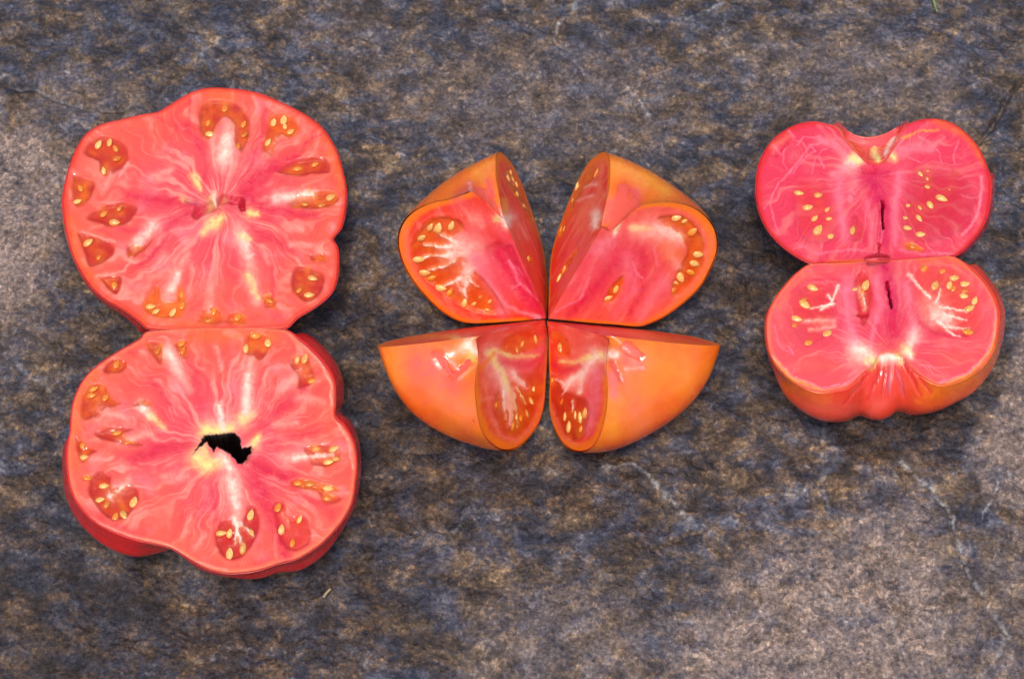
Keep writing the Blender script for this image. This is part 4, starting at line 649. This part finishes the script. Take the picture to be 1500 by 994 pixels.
quarter('orange tomato quarter with green-white core streaks and the broadest smooth pink cut side', 46.4, 40.1, -2.5, (13.35, 8.17, 15.69),
        [(0.0, 0.0), (16.0, 0.3), (30.8, 5.7), (40.8, 20.3), (45.1, 35.7), (43.7, 47.9), (36.0, 58.4), (21.5, 61.6), (11.0, 56.6), (4.5, 46.5), (0.0, 43.8)],
        [(0.0, 0.0), (15.7, 3.7), (31.3, 8.1), (42.4, 22.8), (45.8, 35.9), (43.3, 46.6), (32.5, 54.9), (22.3, 54.9), (10.3, 49.9), (4.5, 46.5), (0.0, 43.8)], (0, 90), stA, stB, lA, lB, stS, bA=('pink', 'coral', 'skino'), pinch=.05,
        trA=Z3([(800, 775), (900, 785), (1000, 792), (1100, 800), (1150, 790), (1230, 750), (1310, 690), (1370, 630), (1410, 560), (1438, 490), (1440, 430), (1425, 380), (1390, 335), (1340, 300), (1270, 280), (1200, 278), (1130, 290), (1070, 330), (1000, 395)]),
        trB=Z3([(733, 650), (737, 560), (745, 490), (760, 430), (780, 370), (810, 290), (840, 220), (870, 160), (900, 110), (940, 75), (970, 66), (988, 90), (991, 130), (990, 180), (985, 240), (965, 320), (955, 375)]))
z = Z4
# near left quarter
stA = [(z, 'skin', 60, .7, [(400, 130), (600, 100)]), (z, 'yelo', 10, .6, [(170, 150), (330, 150)]), (z, 'orange', 30, .8, [(40, 170), (200, 150)]), (z, 'white', 30, .9, [(390, 195), (410, 210)]), (z, 'yel', 16, .8, [(340, 160), (380, 185)]), (z, 'deep', 24, .6, [(480, 150), (600, 105)]), (z, 'pale', 10, .5, [(500, 140), (560, 120)])]
stB = [(z, 'lpink', 60, .5, [(640, 270), (700, 200)]), (z, 'pale', 46, .85, [(500, 240), (560, 380), (570, 440)]), (z, 'white', 16, .6, [(520, 280), (560, 400)]), (z, 'yel', 14, .85, [(480, 225), (530, 300), (570, 400), (575, 500)]), (z, 'yel', 11, .75, [(500, 215), (600, 238), (690, 228)]), (z, 'pale', 22, .8, [(570, 300), (640, 370)]), (z, 'white', 10, .7, [(580, 300), (630, 360)]), (z, 'pale', 16, .8, [(570, 400), (570, 520)]), (z, 'white', 7, .8, [(540, 360), (550, 500)]), (z, 'yel', 6, .7, [(585, 400), (605, 520)]), (z, 'yel', 6, .7, [(600, 370), (640, 440)]), (z, 'deep', 20, .6, [(540, 262), (640, 275), (700, 240)]), (z, 'orange', 18, .8, [(432, 330), (440, 450), (480, 560), (560, 612), (640, 570)]), (z, 'skino', 7, .8, [(428, 330), (434, 450), (474, 564), (560, 618)]), (z, 'rind', 12, .7, [(462, 330), (480, 470), (530, 570), (600, 595), (670, 520), (710, 400)]), (z, 'skino', 12, .7, [(440, 290), (500, 225)]), (z, 'skinr', 30, .5, [(530, 140), (700, 100)])]
lB = [LC(z, [(520, 195), (560, 145), (650, 122), (700, 150), (706, 195), (650, 215), (580, 235), (530, 222)], [(605, 207, 80, 1), (625, 185, 70, 1.1), (682, 168, -70, 1.2), (560, 190, 60, .8, 1)], k='skinr', k2='yelo', d=.35, s=.8, g=.25),
      LC(z, [(500, 430), (525, 360), (590, 310), (660, 300), (700, 262), (710, 330), (700, 430), (680, 500), (640, 560), (580, 575), (528, 540)], [(673, 372, 60, .8), (661, 424, -60, 1.1), (643, 475, -70, 1.1), (620, 490, 80, 1.05, 1), (603, 522, 80, 1), (583, 532, 80, 1.05, 1), (600, 488, 80, .9), (515, 440, 80, .9, 1)], k='gelo', k2='amber', d=.35, s=.8, g=.25)]
stS = [(z, 'rind', 90, .55, [(200, 300), (300, 420), (380, 480)]), (z, 'pink', 70, .5, [(180, 250), (330, 350)]), (z, 'yelo', 60, .3, [(60, 230), (100, 330)]), (z, 'skinr', 60, .55, [(140, 460), (260, 590), (420, 630)]), (z, 'skin', 26, .7, [(260, 235), (310, 310)], .5), (z, 'skin', 18, .7, [(330, 320), (390, 260)], .6), (z, 'pale', 10, .7, [(300, 240), (350, 290)], -.3), (z, 'crim', 8, .6, [(290, 250), (320, 320)], .4), (z, 'pale', 8, .6, [(350, 330), (420, 270)], -.3), (z, 'white', 30, .95, [(395, 195), (415, 215)]), (z, 'green', 16, .85, [(400, 235), (415, 250)]), (z, 'skino', 16, .6, [(420, 270), (380, 330)]), (z, 'dark', 3, .9, [(420, 502), (422, 506)])]
quarter('orange tomato quarter with yellow branching core and mostly smooth orange skin, dark speck on it', 229.5, 42.0, -.5, (11.95, 7.96, 15.37),
        [(0.0, 0.0), (15.7, 2.9), (31.4, 6.9), (42.5, 23.9), (44.5, 39.0), (40.5, 53.0), (33.5, 63.5), (20.5, 63.0), (9.9, 58.6), (4.4, 54.1), (0.0, 50.9)],
        [(0.0, 0.0), (17.1, 2.5), (29.1, 8.3), (40.3, 25.8), (41.4, 41.1), (40.7, 56.2), (30.5, 60.9), (20.7, 62.2), (12.6, 59.0), (4.4, 54.1), (0.0, 50.9)], (180, 270), stA, stB, [], lB, stS,
        trB=Z4([(728, 150), (725, 250), (720, 330), (712, 430), (690, 510), (650, 570), (600, 615), (560, 628), (520, 620), (470, 580), (440, 520), (425, 440), (420, 360), (425, 300), (435, 240)]))
# near right quarter
stA = [(z, 'deep', 40, .75, [(860, 120), (960, 160), (1040, 180)]), (z, 'lpink', 16, .6, [(960, 140), (1040, 190)]), (z, 'pale', 12, .6, [(900, 140), (940, 180)], -.4), (z, 'orange', 30, .8, [(1150, 160), (1400, 195)]), (z, 'rind', 24, .6, [(1070, 130), (1200, 170)]), (z, 'white', 20, .9, [(1005, 225)])]
stB = [(z, 'pale', 44, .8, [(930, 235), (870, 320), (820, 350)]), (z, 'yel', 16, .85, [(950, 232), (900, 245)]), (z, 'white', 18, .8, [(930, 240), (880, 300), (800, 355)]), (z, 'yel', 11, .75, [(900, 240), (840, 262), (780, 255)]), (z, 'white', 14, .75, [(875, 310), (860, 390)]), (z, 'white', 7, .8, [(800, 350), (760, 330)]), (z, 'white', 7, .8, [(830, 330), (790, 400)]), (z, 'white', 6, .8, [(835, 430), (830, 470)]), (z, 'deep', 18, .6, [(860, 275), (790, 300), (750, 270)]), (z, 'lpink', 36, .6, [(930, 320), (920, 450), (900, 540)]), (z, 'orange', 16, .8, [(972, 330), (970, 470), (935, 580), (880, 620)]), (z, 'skino', 7, .8, [(974, 330), (968, 470), (930, 580)]), (z, 'rind', 12, .7, [(745, 450), (790, 570), (850, 610)]), (z, 'white', 20, .9, [(1000, 228)])]
lB = [LC(z, [(745, 135), (790, 142), (828, 200), (812, 240), (762, 222)], [(777, 198, -75, 1.3)], k='skinr', k2='yelo', d=.35, s=.8, g=.25),
      LC(z, [(750, 320), (800, 375), (860, 400), (895, 425), (905, 480), (885, 560), (848, 598), (800, 585), (762, 520), (742, 420)], [(745, 335, 60, .9, 1), (796, 488, 85, 1.15), (814, 530, 88, 1.3), (840, 486, 80, .9), (861, 498, 85, 1.35), (880, 474, 80, 1.25), (782, 428, 70, .9, 1), (865, 540, 80, .8, 1)], k='gelr', k2='gelo', d=.35, s=.8, g=.25)]
stS = [(z, 'rind', 80, .5, [(1050, 320), (1100, 450), (1130, 540)]), (z, 'yelo', 60, .35, [(1300, 280), (1340, 380)]), (z, 'yelo', 60, .35, [(1010, 430), (1000, 560)]), (z, 'skinr', 50, .55, [(1380, 370), (1270, 500), (1120, 600), (980, 628)]), (z, 'skin', 24, .85, [(1060, 200), (1120, 240)], .5), (z, 'crim', 10, .7, [(1070, 185), (1130, 235)], .6), (z, 'pink', 30, .6, [(1040, 240), (1110, 270)]), (z, 'skin', 16, .6, [(1000, 260), (1040, 340)], .5), (z, 'pale', 10, .6, [(1060, 290), (1130, 280)], -.3), (z, 'white', 20, .95, [(995, 225), (1015, 230)]), (z, 'orange', 14, .5, [(1020, 340), (1050, 380)]), (z, 'lpink', 30, .5, [(1000, 320), (1010, 400)])]
quarter('orange tomato quarter with a crimson torn flap beside its stem scar and upright pale seeds', 310.4, 42.5, 1.6, (12.82, 8.09, 14.13),
        [(0.0, 0.0), (19.3, 0.7), (32.6, 6.1), (46.6, 21.3), (47.6, 31.9), (44.5, 50.0), (37.2, 56.1), (22.7, 55.2), (11.6, 50.4), (4.7, 45.4), (0.0, 42.7)],
        [(0.0, 0.0), (13.4, 4.7), (28.9, 8.5), (41.3, 21.3), (42.0, 33.5), (39.9, 45.4), (31.0, 50.9), (19.2, 51.7), (9.6, 47.6), (4.2, 45.4), (0.0, 42.7)], (360, 270), stA, stB, [], lB, stS,
        trB=Z4([(732, 150), (733, 250), (737, 340), (735, 430), (745, 500), (770, 560), (800, 605), (840, 630), (880, 632), (920, 610), (950, 560), (970, 490), (980, 420), (980, 330), (975, 270)]))


# ------------------------------------------------------------------ small litter on the stone
def tube(name, pts, r0, r1, m, **props):
    P = spline(np.array(pts), 40); n = len(P); k = 7; V = []
    for i in range(n):
        t = Vector(P[min(i+1, n-1)]-P[max(i-1, 0)]).normalized(); a = t.cross(Vector((0, 0, 1))).normalized(); b = a.cross(t)
        r = r0+(r1-r0)*i/(n-1)
        for j in range(k):
            f = 2*math.pi*j/k; V.append(np.array(P[i])+r*(math.cos(f)*np.array(a)+math.sin(f)*np.array(b)))
    return mesh_obj(name, np.array(V), grid_faces(n, k, True), m, **props)
def plain(name, c1, c2, rough):
    m, nt, N, L, b = mat(name); n = node(nt, 'ShaderNodeTexNoise', Scale=900., Detail=3.); tc = node(nt, 'ShaderNodeTexCoord'); L.new(tc.outputs['Object'], n.inputs['Vector'])
    L.new(ramp(nt, n.outputs[0], [(.35, lin(c1)), (.65, lin(c2))]).outputs[0], b.inputs['Base Color']); b.inputs['Roughness'].default_value = rough; return m
def ground(zf, pts, h): return unproj(zf(pts), [0, 0, h], ZUP)
g = ground(Z3, [(1235, 172), (1285, 212), (1330, 250), (1365, 280), (1400, 318), (1430, 352), (1448, 395), (1478, 450)], .0009)
tube('root_fibre', g, .00022, .00012, plain('dry_root', (26, 20, 18), (58, 44, 36), .7), label='thin dark wiry root fibre lying on the stone', category='root')
g = ground(ZI, [(1366, -6), (1369, 6), (1373, 18)], .001)
tube('grass_blade', g, .0007, .0003, plain('grass_green', (92, 120, 60), (140, 160, 90), .5), label='tiny green grass tip lying on the stone', category='grass')
g = ground(ZI, [(474, 874), (479, 867), (484, 862)], .0008)
tube('straw_bit', g, .0005, .0004, plain('straw', (150, 134, 96), (190, 174, 130), .6), label='tiny pale straw scrap on the dark stone', category='straw')
